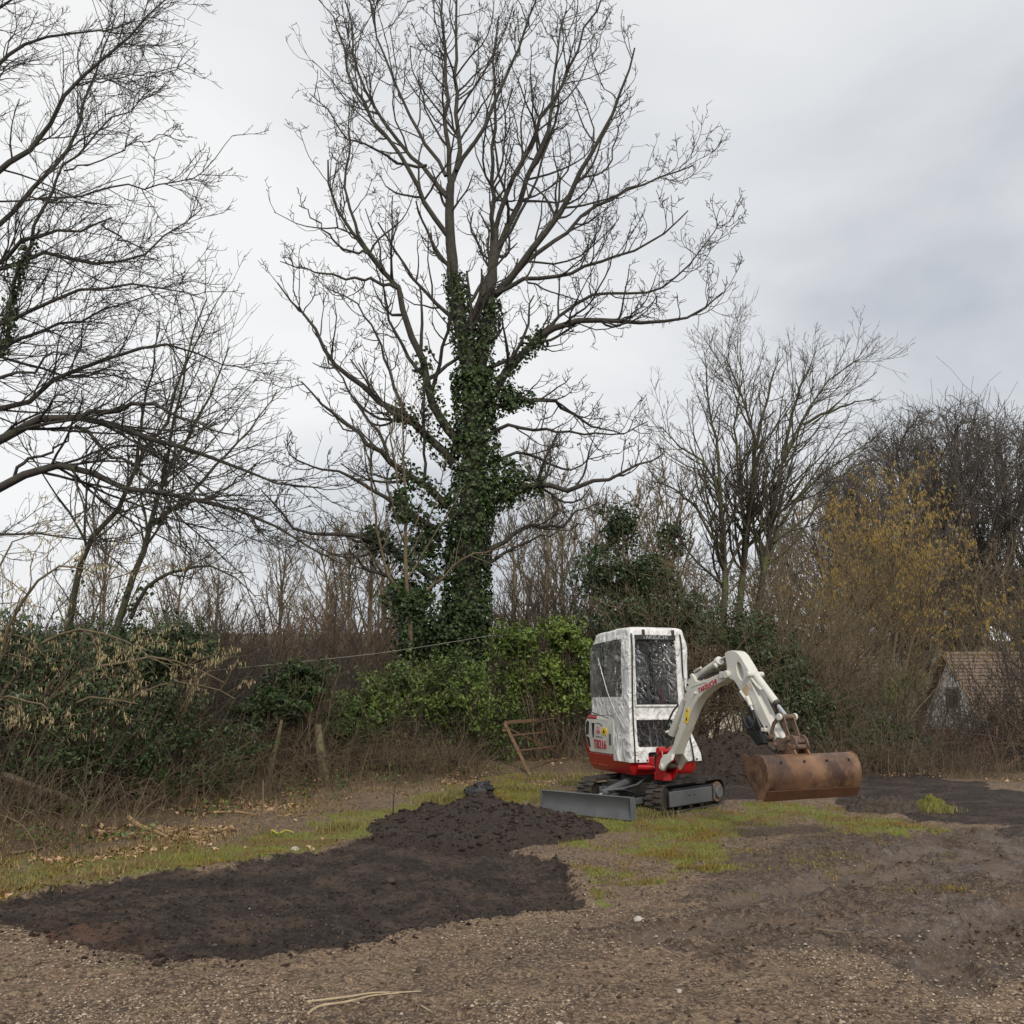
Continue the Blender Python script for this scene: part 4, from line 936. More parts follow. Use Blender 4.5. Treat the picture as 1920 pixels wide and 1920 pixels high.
def tube_part(name, groups, m, parent, o0=None, label=None, kind=None):
    v, q = tubes(groups); v = v - (origin_of(parent) if parent else A([0, 0, 0])) if o0 is None else v - o0
    o = link(name, np_mesh(name, v, [q], m), parent, kind)
    if label: o['label'] = label
    return o
def leaf_part(name, pos, nor, size, rng, m, parent, aspect=.7, label=None, kind=None, svar=.4):
    n2 = nrm(nor + .75 * rng.normal(size=nor.shape) + A([[0, -.15, .25]]))
    v, t = leaves(pos, n2, size, rng, aspect, svar=svar); v = v - (origin_of(parent) if parent else A([0, 0, 0]))
    return link(name, np_mesh(name, v, [t], m, smooth=False), parent, kind)
def along(P, R, n, rng, t0, t1, rad, jit=.3):
    """points in a sleeve round paths, with outward normals"""
    PP = []; NN = []
    for k in range(len(P)):
        m = int(n[k] if hasattr(n, '__len__') else n); t = t0 + (t1 - t0) * rng.random(m); f = t * (P.shape[1] - 1); i = np.minimum(f.astype(int), P.shape[1] - 2); u = (f - i)[:, None]
        c = P[k][i] * (1 - u) + P[k][i + 1] * u; tg = nrm(P[k][i + 1] - P[k][i]); d = rng.normal(size=(m, 3)); d = nrm(d - tg * (d * tg).sum(1, keepdims=True))
        r = (R[k][i] + rad * (.35 + .9 * rng.random(m)) * (1 + .5 * vnoise(c[:, 2] * 1.5, np.arctan2(d[:, 1], d[:, 0]) * 1.2 + k)))
        PP.append(c + d * r[:, None]); NN.append(d)
    return np.concatenate(PP), np.concatenate(NN)

# ---------- the ivy-clad ash tree
def ash_tree():
    rng = RNG(101); Yb = 22.0
    base = at(868, 1245, Yb); base[2] = tz(base[0], base[1]); root = thing('ash_tree', tuple(base), 'tall bare ash tree with thick ivy-clad trunk behind the hedge', 'tree')
    T = [([(862, 1300), (866, 1200), (876, 1100), (882, 1000), (888, 900), (892, 820), (888, 750), (884, 695)], Yb, Yb, .40, .26),
         ([(884, 720), (870, 650), (862, 590), (850, 530), (847, 470), (843, 420), (845, 345)], Yb, 21.5, .20, .10),
         ([(888, 730), (900, 680), (909, 620), (918, 580), (922, 530), (926, 480), (928, 430)], Yb, 22.4, .20, .105)]
    TP, TR = limbs_from_px(T, rng, 14, .02)
    LB = [([(845, 350), (838, 290), (840, 200), (838, 130), (832, 60), (822, -60)], 21.5, 21, .075, .02),
          ([(846, 345), (856, 310), (860, 250), (855, 180), (858, 100), (857, 0), (854, -90)], 21.5, 22.5, .075, .02),
          ([(856, 320), (885, 270), (920, 220), (945, 160), (975, 90), (1000, 10), (1010, -60)], 21.5, 20.5, .06, .018),
          ([(926, 435), (925, 370), (924, 300), (930, 210), (925, 120), (935, 30)], 22.4, 23.5, .07, .018),
          ([(928, 435), (945, 380), (965, 330), (1000, 270), (1022, 215), (1060, 150), (1090, 80), (1130, -10)], 22.4, 21, .075, .02),
          ([(882, 610), (905, 555), (922, 505), (940, 450), (975, 370), (1010, 290), (1035, 200), (1045, 110), (1062, 20)], 22, 23.5, .11, .02),
          ([(920, 560), (955, 525), (1000, 465), (1045, 400), (1090, 330), (1120, 260), (1165, 170), (1190, 90)], 22.2, 20, .10, .02),
          ([(935, 540), (975, 500), (1030, 460), (1085, 410), (1150, 370), (1220, 340), (1300, 310)], 22.2, 24, .075, .016),
          ([(930, 550), (990, 525), (1050, 520), (1110, 490), (1180, 470), (1240, 440), (1290, 395)], 22, 20.5, .06, .014),
          ([(838, 440), (815, 405), (790, 365), (762, 312), (728, 268), (680, 195), (650, 125), (625, 30)], 21.6, 20.5, .075, .018),
          ([(838, 370), (805, 325), (780, 300), (735, 245), (700, 190), (668, 130), (660, 50), (640, -30)], 21.5, 23, .06, .016),
          ([(836, 330), (800, 270), (775, 225), (745, 160), (720, 100), (700, 30), (680, -50)], 21.4, 22.4, .05, .014),
          ([(800, 310), (760, 310), (700, 275), (650, 255), (615, 205), (580, 175)], 21.5, 20.6, .04, .010),
          ([(870, 840), (835, 800), (805, 740), (797, 690), (780, 650), (765, 620), (758, 575), (742, 535), (715, 505), (690, 475), (655, 440), (625, 380), (615, 300)], 22, 20.5, .13, .02),
          ([(715, 505), (680, 450), (655, 385), (650, 300), (655, 200)], 20.9, 20.3, .05, .014),
          ([(690, 475), (640, 460), (595, 420), (560, 385)], 20.7, 20, .035, .01),
          ([(745, 540), (700, 525), (640, 520), (580, 505), (525, 490)], 21, 20.2, .045, .010),
          ([(850, 870), (800, 815), (745, 775), (700, 742), (650, 700), (620, 670), (590, 620), (560, 575), (520, 530)], 22, 21, .11, .016),
          ([(770, 795), (740, 720), (715, 650), (690, 600), (650, 560), (610, 540)], 21.7, 23, .05, .012),
          ([(840, 950), (790, 905), (740, 870), (700, 835), (660, 800), (620, 780), (595, 750), (565, 715)], 22, 20.2, .10, .014),
          ([(740, 870), (700, 800), (660, 740), (630, 690), (600, 640)], 21.3, 21, .05, .012),
          ([(820, 1000), (770, 960), (700, 920), (640, 890), (590, 880), (540, 850)], 22, 20, .07, .012),
          ([(820, 1090), (760, 1050), (700, 1012), (640, 1002), (580, 1000), (525, 960), (490, 920)], 22, 19.6, .09, .012),
          ([(800, 1130), (745, 1095), (705, 1070), (680, 1060), (655, 1030)], 22, 21, .08, .02),
          ([(905, 760), (940, 712), (970, 670), (1005, 640), (1050, 612), (1100, 600), (1170, 601), (1250, 604), (1300, 590), (1355, 548)], 22, 20.8, .115, .014),
          ([(1005, 640), (1050, 590), (1100, 560), (1160, 550), (1230, 545), (1290, 500), (1350, 415)], 21.8, 22.5, .05, .012),
          ([(915, 770), (960, 752), (1005, 746), (1050, 760), (1085, 785), (1120, 800), (1170, 815)], 22, 23.5, .08, .012),
          ([(915, 820), (960, 800), (1020, 805), (1080, 810), (1150, 815), (1215, 790)], 22, 20.4, .05, .010),
          ([(910, 950), (960, 925), (1020, 908), (1060, 920), (1110, 902), (1180, 882), (1245, 850)], 22, 20.8, .10, .014),
          ([(915, 1040), (960, 1005), (1000, 985), (1045, 985), (1085, 960), (1130, 945)], 22, 23.5, .075, .012),
          ([(912, 880), (960, 850), (1010, 860), (1070, 880), (1110, 860), (1160, 850)], 22, 24, .05, .010),
          ([(880, 1080), (940, 1040), (1000, 1010), (1060, 990), (1100, 985)], 22, 20.5, .05, .010)]
    P1, R1 = limbs_from_px(LB, rng, 14, .035)
    P0 = np.concatenate([TP, P1]); R0 = np.concatenate([TR, R1])
    ln = np.linalg.norm(np.diff(P1, axis=1), axis=2).sum(1)
    P2, R2 = grow(P1, R1, np.round(ln * 2.5).astype(int), rng, .12, 1, .30, (30, 70), 9, .17, (0, 0, .19), .5, .013, lvar=.5, flat=.25)
    PT, RT = grow(TP[1:], TR[1:], 9, rng, .1, 1, .45, (30, 60), 9, .10, (0, 0, .12), .35, .014)
    P2 = np.concatenate([P2, PT]); R2 = np.concatenate([R2, RT])
    l2 = np.linalg.norm(np.diff(P2, axis=1), axis=2).sum(1)
    P3, R3 = grow(P2, R2, np.clip(np.round(l2 * 2.9), 1, 7).astype(int), rng, .2, 1, .40, (30, 65), 6, .19, (0, 0, .24), .6, .0095, lvar=.5)
    P4, R4 = grow(P3, R3, 2, rng, .3, 1, .42, (30, 60), 4, .18, (0, 0, .2), .75, .008)
    # clusters of buds and keys at the tips
    G5 = [grow(p_, r_, 1, rng, .80, 1, .14, (25, 80), 3, .1, (0, 0, .05), 1.0, .0105, absolute=True) for p_, r_ in ((P4, R4), (P3, R3))]; P5 = np.concatenate([g[0] for g in G5]); R5 = np.concatenate([g[1] for g in G5])
    tube_part('trunk', [(TP, TR, 10)], M_bark, root)
    tube_part('branches', [(P1, R1, 6), (P2, R2, 4)], M_bark, root)
    tube_part('twigs', [(P3, R3, 3), (P4, R4, 3), (P5, R5, 3)], M_bark, root, kind='stuff')
    # ivy sleeve
    pa, na = along(TP[:1], TR[:1], 9500, rng, .05, 1.0, .21)
    pb, nb = along(TP[1:], TR[1:], 1300, rng, .0, .55, .12)
    sel = [13, 17, 19, 22, 23, 24, 26, 28, 21]
    pc, nc = along(P1[sel], R1[sel], 420, rng, .0, .34, .17)
    lump = [(*at(805, 1020, 22.0), .6, .5, .6, 1000), (*at(760, 1130, 21.8), .55, .5, .55, 900), (*at(950, 900, 21.8), .5, .4, .7, 900), (*at(700, 1010, 21.2), .35, .3, .35, 350), (*at(840, 1180, 21.8), 1.0, .7, .8, 2200), (*at(955, 745, 21.9), .3, .3, .4, 350), (*at(775, 1195, 21.8), .5, .5, .7, 1000)]
    pd, nd = lump_points(lump, rng, .4)
    leaf_part('ivy', np.concatenate([pa, pb, pc, pd]), np.concatenate([na, nb, nc, nd]), .088, rng, M_ivy, root, .9)
    # dead stems in the ivy
    Q = np.concatenate([TP[:1]] * 1); PD, RD = grow(TP[:1], TR[:1], 90, rng, .05, .85, .9, (40, 90), 6, .3, (0, -.1, .05), .03, .008, absolute=True)
    tube_part('ivy_stems', [(PD, RD, 3)], M_bark3, root)
ash_tree()

# ---------- the wide tree whose limbs reach in from the side
def oak_tree():
    rng = RNG(202); Y0 = 13.5
    base = at(-260, 1500, Y0); base[2] = tz(base[0], base[1]); root = thing('spreading_tree', tuple(base), 'bare spreading tree whose long crooked limbs arch over the hazel hedge', 'tree')
    top = at(-200, -400, Y0)
    trunk = A([base - A([0, 0, .2]), at(-255, 1200, Y0), at(-240, 950, Y0), at(-220, 700, Y0), at(-200, 400, Y0), at(-190, 100, Y0), at(-170, -250, Y0)])
    TP = resample(trunk, 14)[None]; TR = np.linspace(.42, .10, 14)[None]
    LB = [([(-235, 960), (-120, 880), (0, 832), (60, 792), (150, 785), (250, 812), (330, 832), (400, 860), (450, 882), (520, 910), (600, 915)], 13.5, 13, .15, .018),
          ([(150, 785), (230, 765), (280, 757), (330, 780), (385, 795), (440, 815)], 13.3, 12.6, .07, .014),
          ([(-240, 1010), (-130, 960), (0, 912), (60, 892), (120, 870), (160, 882), (240, 910), (330, 930), (400, 945), (480, 970), (535, 992), (600, 1042), (650, 1062)], 13.5, 12.6, .14, .016),
          ([(20, 905), (60, 860), (110, 840), (135, 810), (140, 790)], 13.4, 13, .05, .014),
          ([(140, 800), (200, 850), (265, 880), (310, 930), (330, 980), (350, 1030), (360, 1068)], 13.2, 12.8, .05, .012),
          ([(-225, 860), (-100, 800), (0, 762), (60, 745), (100, 715), (150, 690), (200, 670), (260, 655), (310, 645), (360, 662), (400, 680), (470, 690)], 13.5, 14.6, .10, .012),
          ([(-225, 800), (-100, 750), (0, 705), (60, 700), (110, 660), (130, 665)], 13.5, 13.2, .08, .02),
          ([(-215, 650), (-100, 570), (0, 492), (60, 442), (130, 432), (190, 420), (210, 408)], 13.5, 12.6, .11, .016),
          ([(190, 420), (230, 445), (270, 472), (300, 490)], 12.6, 12.4, .03, .01),
          ([(-215, 600), (-90, 540), (0, 505), (80, 475), (160, 490), (220, 496), (270, 470), (330, 430), (380, 390)], 13.5, 14.2, .09, .010),
          ([(-205, 480), (-100, 420), (0, 316), (50, 292), (100, 220), (140, 160), (200, 100), (260, 50), (320, -10)], 13.5, 13, .11, .016),
          ([(-200, 330), (-100, 220), (0, 118), (60, 85), (150, 60), (230, 62), (270, 60)], 13.5, 14, .09, .012),
          ([(-205, 520), (-100, 470), (0, 422), (80, 335), (130, 270), (165, 190), (190, 100), (220, 20)], 13.5, 14.8, .09, .012),
          ([(-215, 700), (-100, 650), (20, 595), (100, 562), (200, 535), (300, 540), (380, 560)], 13.5, 12.4, .08, .010),
          ([(-225, 740), (-90, 690), (0, 662), (80, 620), (160, 602), (240, 560), (310, 548)], 13.5, 14.6, .08, .010),
          ([(-220, 780), (-60, 700), (5, 650), (12, 600), (28, 535), (45, 485), (75, 430)], 13.5, 13.0, .09, .03),
          ([(45, 485), (90, 380), (120, 320), (170, 260), (240, 200), (290, 165)], 13.1, 12.6, .05, .010),
          ([(90, 380), (150, 365), (220, 350), (300, 350), (360, 330), (435, 255)], 13, 13.4, .03, .008),
          ([(-200, 180), (-100, 80), (0, 20), (80, -40), (140, -90)], 13.5, 13, .07, .012),
          ([(120, 320), (180, 300), (250, 270), (310, 250), (340, 235)], 12.9, 12.2, .022, .008),
          ([(140, 160), (200, 150), (270, 140), (330, 125), (365, 105)], 13.2, 12.6, .022, .008),
          ([(-235, 1060), (-100, 1020), (0, 1000), (100, 1010), (180, 1010), (260, 1000)], 13.5, 14, .06, .010),
          ([(-220, 700), (-100, 680), (0, 670), (120, 700), (220, 690), (300, 740)], 13.5, 15, .06, .010)]
    P1, R1 = limbs_from_px(LB, rng, 14, .03); R1 = R1 * .58
    l1 = np.linalg.norm(np.diff(P1, axis=1), axis=2).sum(1)
    P2, R2 = grow(P1, R1, np.round(l1 * 4.8).astype(int), rng, .25, 1, .28, (25, 60), 8, .15, (.06, 0, .025), .38, .008, lvar=.5, flat=.3)
    l2 = np.linalg.norm(np.diff(P2, axis=1), axis=2).sum(1)
    P3, R3 = grow(P2, R2, np.clip(np.round(l2 * 7.5), 1, 12).astype(int), rng, .15, 1, .42, (30, 60), 6, .16, (.03, 0, .05), .6, .0055, lvar=.5)
    P4, R4 = grow(P3, R3, 2, rng, .25, 1, .42, (30, 60), 4, .16, (0, 0, .05), .75, .0045)
    tube_part('trunk', [(TP, TR, 10)], M_bark3, root); tube_part('branches', [(P1, R1, 6), (P2, R2, 4)], M_bark, root); tube_part('twigs', [(P3, R3, 3), (P4, R4, 3)], M_bark, root, kind='stuff')
    pa, na = along(P1[15:16], R1[15:16], 380, rng, .3, .95, .07); pb, nb = along(TP, TR, 1500, rng, .1, .8, .2)
    leaf_part('ivy', np.concatenate([pa, pb]), np.concatenate([na, nb]), .07, rng, M_ivy, root, .9)
oak_tree()

# ---------- young multi-stemmed trees
def stem_tree(name, label, limbs, seed, m, m2, dens2=3.5, dens3=4.0, len2=.34, len3=.45, r2=.007, r3=.006, trop=(0, 0, .12), ang=(25, 50), npts=12, wob=.10, l4=1, ivy=None, flat=.2, cat='tree', t0=.22):
    rng = RNG(seed); P1, R1 = limbs_from_px(limbs, rng, npts, .02)
    b = P1[0][0].copy(); b[2] = tz(b[0], b[1]); root = thing(name, tuple(b), label, cat)
    l1 = np.linalg.norm(np.diff(P1, axis=1), axis=2).sum(1)
    P2, R2 = grow(P1, R1, np.round(l1 * dens2).astype(int), rng, t0, 1, len2, ang, 8, wob, trop, .5, r2, lvar=.5, flat=flat)
    l2 = np.linalg.norm(np.diff(P2, axis=1), axis=2).sum(1)
    P3, R3 = grow(P2, R2, np.clip(np.round(l2 * dens3), 1, 9).astype(int), rng, .15, 1, len3, ang, 5, wob * 1.1, trop, .65, r3, lvar=.5)
    g3 = [(P3, R3, 3)]
    if l4: g3.append((*grow(P3, R3, l4, rng, .25, 1, .45, ang, 4, wob, trop, .8, r3 * .9), 3))
    tube_part('stems', [(P1, R1, 7)], m, root); tube_part('branches', [(P2, R2, 4)], m, root, kind='stuff'); tube_part('twigs', g3, m2, root, kind='stuff')
    if ivy:
        pa, na = along(P1, R1, ivy[0], rng, 0, ivy[1], ivy[2]); leaf_part('ivy', pa, na, .08, rng, M_ivy, root, .9)
    return root, P2, R2, P3, R3
stem_tree('young_tree', 'slender young tree with two curved stems rising between the hazel and the ash', [
    ([(128, 1190), (150, 1065), (172, 1010), (215, 970), (236, 920), (256, 885), (272, 850), (310, 800), (322, 750), (345, 680), (365, 610), (388, 560)], 16.5, 16, .062, .010),
    ([(215, 1190), (250, 1085), (268, 1030), (287, 970), (302, 925), (322, 870), (352, 820), (372, 780), (402, 720), (430, 650)], 16.5, 17, .066, .010),
    ([(285, 985), (330, 950), (380, 900), (430, 850), (480, 790), (520, 730)], 16.6, 17.2, .04, .008),
    ([(255, 890), (262, 820), (275, 740), (290, 660), (300, 600)], 16.3, 15.6, .035, .008),
    ([(302, 925), (318, 830), (335, 740), (360, 660), (410, 560)], 16.8, 16.2, .035, .008),
    ([(245, 1160), (290, 1090), (345, 1070), (380, 1062), (430, 1075), (480, 1120)], 16.5, 15.5, .04, .008),
    ([(330, 950), (400, 930), (460, 890), (500, 860)], 16.8, 15.6, .025, .007)], 303, M_bark3, M_bark, dens2=3.0, dens3=3.6, ivy=(40, .2, .08))
stem_tree('leaning_sapling', 'thin forked sapling growing up against the ivy-clad ash trunk', [
    ([(770, 1215), (768, 1150), (762, 1110), (758, 1050), (762, 980), (760, 900), (755, 820), (752, 740)], 20.3, 20, .06, .010),
    ([(768, 1150), (745, 1100), (722, 1060), (710, 1000), (700, 930), (690, 860)], 20.3, 19.6, .04, .008),
    ([(770, 1150), (800, 1110), (840, 1070), (880, 1040), (930, 1030), (980, 1010)], 20.3, 19.8, .04, .008),
    ([(760, 980), (745, 900), (735, 830), (740, 760), (750, 690)], 20.1, 19.4, .03, .008)], 313, M_bark_ol, M_bark2, dens2=3, dens3=3, ivy=(350, .22, .16))
w_, wp2, wr2, wp3, wr3 = stem_tree('willow_tree', 'bare many-stemmed willow with reddish whip-like twigs above the excavator arm', [
    ([(1352, 1300), (1355, 1180), (1358, 1050), (1352, 950), (1336, 895), (1312, 862), (1282, 842), (1240, 800)], 22, 21, .11, .010),
    ([(1352, 960), (1345, 860), (1332, 780), (1326, 710), (1320, 660)], 21.6, 21, .05, .008),
    ([(1372, 1300), (1390, 1100), (1405, 960), (1414, 850), (1402, 775), (1378, 715), (1358, 665)], 22, 22.5, .11, .010),
    ([(1414, 850), (1430, 780), (1445, 720), (1458, 670)], 22.2, 23, .05, .008),
    ([(1395, 1300), (1425, 1120), (1448, 980), (1468, 860), (1500, 800), (1530, 740), (1565, 705), (1605, 675)], 22, 21, .10, .009),
    ([(1468, 860), (1490, 760), (1508, 710), (1530, 660)], 21.6, 22.5, .05, .008),
    ([(1505, 795), (1560, 770), (1605, 755), (1640, 750)], 21.3, 20.5, .04, .008),
    ([(1440, 1050), (1480, 960), (1530, 900), (1580, 860), (1640, 820)], 21.8, 22.6, .05, .008),
    ([(1356, 1040), (1310, 960), (1270, 920), (1240, 905), (1215, 880)], 21.8, 23, .045, .008),
    ([(1400, 1000), (1385, 900), (1380, 800), (1386, 740), (1395, 690)], 22, 21, .05, .008)], 404, M_bark3, M_bark2, dens2=6.0, dens3=6.0, len2=.30, len3=.45, t0=.30, r2=.0075, r3=.0055, ang=(25, 55), trop=(.03, 0, .14), l4=2)

# ---------- generic bare tree and shrub meshes, built at the origin, then copied
def bare_tree(seed, H, r, crown0, n1, n2, n3, n4, rt, up=.10, ang1=(25, 55), dome=True, ph=.45):
    rng = RNG(seed); tr = A([[0, 0, -.3], [.1, .05, H * .2], [-.05, .1, H * .45], [.1, 0, H * .72], [0, .1, H * .95]]) + rng.normal(size=(5, 3)) * H * .008
    TP = resample(tr, 12)[None]; TR = (np.linspace(1, .12, 12) * r)[None]
    P1, R1 = grow(TP, TR, n1, rng, crown0, .96, ph, ang1, 9, .09, (0, 0, up), .55, rt * 3, lvar=.25)
    P2, R2 = grow(P1, R1, n2, rng, .2, 1, .38, (25, 50), 7, .10, (0, 0, up), .55, rt * 1.8)
    P3, R3 = grow(P2, R2, n3, rng, .2, 1, .42, (20, 50), 5, .12, (0, 0, up), .6, rt * 1.2)
    g = [(P3, R3, 3)]
    if n4: g.append((*grow(P3, R3, n4, rng, .2, 1, .5, (20, 50), 4, .12, (0, 0, up), .8, rt), 3))
    return (TP, TR), [(P1, R1, 4), (P2, R2, 3)], g
TREE_ME = {}
M_far = mat('bark_hazed', (.070, .058, .047), (.105, .088, .070), .9, scale=2)  # bark of the distant domed trees, lightened to put distance haze into its colour
def tree_set(key, mt, mw, **k):
    (TP, TR), br, tw = bare_tree(**k); z = A([0, 0, 0.])
    def me(n, groups, m):
        v, q = tubes(groups); return np_mesh(n, v, [q], m)
    TREE_ME[key] = (me('trunk', [(TP, TR, 8)], mt), me('branches', br, mt), me('twigs', tw, mw))
def place_tree(key, name, label, cat, x, y, s, rz, group=None, z=None, sx=1.0):
    root = thing(name, (x, y, tz(x, y) - .1 if z is None else z), label, cat, group); root.rotation_euler = (0, 0, rz); root.scale = (s * sx, s * sx, s)
    for n, me in zip(('trunk', 'branches', 'twigs'), TREE_ME[key]): link(n, me, root, None if n == 'trunk' else 'stuff')
    return root
def dome_set():
    """an old open-grown tree: every order of branch ends on a rounded crown surface"""
    rng = RNG(41); C_ = A([0, 0, 7.6]); E_ = A([5.2, 5.2, 6.4])
    def surf(dirs, k): return C_ + nrm(dirs) * E_ * k[:, None]
    def bez(p0, t0, p2, n, w):
        ln = np.linalg.norm(p2 - p0, axis=1, keepdims=True); p1 = p0 + t0 * ln * .5; t = np.linspace(0, 1, n)[None, :, None]
        P = (1 - t) ** 2 * p0[:, None] + 2 * t * (1 - t) * p1[:, None] + t ** 2 * p2[:, None]; P[:, 1:-1] += rng.normal(size=P[:, 1:-1].shape) * (ln * w)[:, None]; return P
    n1 = 18; a = np.arange(n1) * 2.4; zz = np.linspace(.98, -.15, n1); d1 = np.stack([np.cos(a) * np.sqrt(1 - zz ** 2), np.sin(a) * np.sqrt(1 - zz ** 2), zz], 1)
    b = np.stack([0 * a, 0 * a, 2.0 + 2.2 * rng.random(n1)], 1); P1 = bez(b, nrm(d1 * .3 + A([[0, 0, 1.]])), surf(d1, np.full(n1, .80)), 9, .02); R1 = np.linspace(.17, .045, 9)[None] * rng.uniform(.7, 1.1, (n1, 1))
    def sub(P, R, dirs, m, spread, k, n, w, t0, r):
        par = np.repeat(np.arange(len(P)), m); f = (t0 + (1 - t0) * rng.random(len(par))) * (P.shape[1] - 1); q = np.minimum(f.astype(int), P.shape[1] - 2); u = (f - q)[:, None]
        p0 = P[par, q] * (1 - u) + P[par, q + 1] * u; tg = nrm(P[par, q + 1] - P[par, q]); dd = nrm(dirs[par] + rng.normal(size=(len(par), 3)) * spread); dd[:, 2] = np.maximum(dd[:, 2], -.35); e = surf(dd, k + .06 * rng.normal(size=len(par)))
        return bez(p0, tg, e, n, w), np.linspace(1, .45, n)[None] * (r * rng.uniform(.7, 1.2, len(par)))[:, None], dd
    P2, R2, d2 = sub(P1, R1, d1, 9, .24, .92, 7, .03, .30, .040); P3, R3, d3 = sub(P2, R2, d2, 7, .13, 1.0, 5, .04, .25, .020)
    P4, R4 = grow(P3, R3, 3, rng, .35, 1, .42, (20, 50), 4, .12, (0, 0, .05), .7, .012); TP = A([[[0, 0, -.4], [.05, 0, 1.2], [0, .05, 2.5], [0, 0, 4.4]]]); TR = A([[.45, .38, .32, .14]])
    def me(n_, g): v, q = tubes(g); return np_mesh(n_, v, [q], M_far)
    TREE_ME['dome'] = (me('trunk', [(TP, TR, 8)]), me('branches', [(P1, R1, 5), (P2, R2, 3)]), me('twigs', [(P3, R3, 3), (P4, R4, 3)]))
dome_set()
tree_set('field', M_bark_ol, M_bark_ol, seed=12, H=11, r=.18, crown0=.12, n1=30, n2=7, n3=5, n4=3, rt=.009, up=.10, ang1=(25, 50), ph=.45)
tree_set('slim', M_bark_ol, M_bark_ol, seed=13, H=8, r=.09, crown0=.12, n1=24, n2=7, n3=5, n4=1, rt=.007, up=.09, ang1=(20, 45), ph=.42)

def put(px, y_top, Y, base_H):
    """stand a copy at a bearing and distance so that it reaches a given height"""
    p = at(px, 1300, Y); zt = at(px, y_top, Y)[2]; z0 = tz(p[0], p[1]) - .1
    return p[0], p[1], (zt - z0) / base_H
rg = RNG(77)
for k, (px, yt, Y, sx, lab) in enumerate(((1815, 742, 78, .92, 'tallest and broadest of the bare domed trees on the rise'), (1728, 800, 84, .75, 'narrow bare domed tree between the tallest one and the golden hazel'), (1935, 770, 86, .85, 'bare domed tree past the tallest one, above the barn'),
                                 (1612, 855, 72, .85, 'shorter round-topped bare tree beyond the golden hazel'))):
    x, y, s = put(px, yt, Y, 14.6); place_tree('dome', 'parkland_tree', lab, 'tree', x, y, s, rg.uniform(0, 6), 'domed trees on the rise' if k < 3 else None, sx=sx)
BACK = [(180, 960, 46, 1.0), (400, 1050, 52, 1.2), (520, 1005, 58, 1.1), (600, 990, 50, 1.1), (650, 1000, 62, 1.1), (690, 960, 48, 1), (720, 1010, 66, 1.2), (330, 1020, 64, 1.1), (960, 930, 42, 1.0), (1060, 940, 45, 1.0), (1110, 960, 55, 1.1), (1180, 930, 50, 1.1), (1260, 900, 46, 1.0)]
for px, yt, Y, sx in BACK:
    x, y, s = put(px, yt, Y, 11.5); place_tree('field', 'field_tree', 'bare grey-brown tree in the row beyond the reddish scrub' if px < 800 else 'bare grey-brown tree between the ash and the willow', 'tree', x, y, s, rg.uniform(0, 6), 'bare trees beyond the scrub' if px < 800 else 'bare trees between ash and willow', sx=sx)
x, y, s = put(1025, 840, 34, 11.5); place_tree('field', 'mossy_tree', 'mossy bare tree standing just past the ivy-clad ash', 'tree', x, y, s, 1.0, sx=.8)
for px, yt, Y, sx in ((1560, 880, 52, 1.0), (1690, 940, 56, .9), (1480, 920, 36, 1.2), (1290, 960, 30, 1.1), (1220, 990, 32, 1.1), (1740, 980, 58, 1.2), (1850, 1000, 60, 1.3), (1910, 980, 62, 1.2), (1800, 1000, 64, 1.3), (1970, 960, 32, 1.1), (1500, 950, 54, 1.3), (1660, 930, 60, 1.3)):
    x, y, s = put(px, yt, Y, 9.6); place_tree('slim', 'slender_tree', 'slender olive-barked bare tree in the wood behind the houses', 'tree', x, y, s, rg.uniform(0, 6), 'slender trees behind the houses', sx=sx)

# bare shrubs
def shrub_mesh(seed, H, spread, ns, n2, n3, r, rt, arch=-.03, wob=.12):
    rng = RNG(seed); b = rng.normal(size=(ns, 3)) * A([[spread * .18, spread * .18, 0]]); b[:, 2] = -.15
    a = rng.uniform(0, 2 * np.pi, ns); le = rng.uniform(.05, spread / H, ns); d = nrm(np.stack([np.cos(a) * le, np.sin(a) * le, np.ones(ns)], 1)); n = 9
    P = np.empty((ns, n, 3)); P[:, 0] = b; L_ = H * rng.uniform(.55, 1.15, ns) / (n - 1)
    for k in range(1, n):
        P[:, k] = P[:, k - 1] + d * L_[:, None]; d = nrm(d + rng.normal(size=(ns, 3)) * wob + A([[0, 0, arch]]) + .035 * np.stack([np.cos(a), np.sin(a), 0 * a], 1))
    R = np.linspace(1, .3, n)[None] * (r * rng.uniform(.6, 1.3, ns))[:, None]
    P2, R2 = grow(P, R, n2, rng, .2, 1, .40, (25, 65), 6, .16, (0, 0, .03), .5, rt * 1.3)
    P3, R3 = grow(P2, R2, n3, rng, .15, 1, .5, (25, 65), 4, .18, (0, 0, .03), .7, rt)
    return P, R, P2, R2, P3, R3
SHRUB = {}
def shrub_set(key, m, **k):
    P, R, P2, R2, P3, R3 = shrub_mesh(**k); out_ = []
    for n, g in (('stems', [(P, R, 4)]), ('twigs', [(P2, R2, 3), (P3, R3, 3)])):
        v, q = tubes(g); out_.append((n, np_mesh(n, v, [q], m)))
    SHRUB[key] = out_
shrub_set('olive', M_bark_ol, seed=31, H=3.2, spread=2.2, ns=34, n2=7, n3=4, r=.020, rt=.006, arch=-.05)
shrub_set('brown', M_bark2, seed=32, H=2.6, spread=2.4, ns=40, n2=7, n3=4, r=.016, rt=.0055, arch=-.07)
shrub_set('low', M_bark_ol, seed=33, H=1.5, spread=1.7, ns=46, n2=6, n3=3, r=.010, rt=.004, arch=-.09, wob=.2)
def shrub(key, name, label, px, y_top, Y, H, sx, group, rz=None, dz=0):
    x, y, s = put(px, y_top, Y, H); z = tz(x, y) + dz
    o = thing(name, (x, y, z), label, 'shrub', group); o.rotation_euler = (0, 0, rg.uniform(0, 6) if rz is None else rz); o.scale = (sx, sx, max(s, .35))
    for n, me in SHRUB[key]: link(n, me, o, 'stuff')
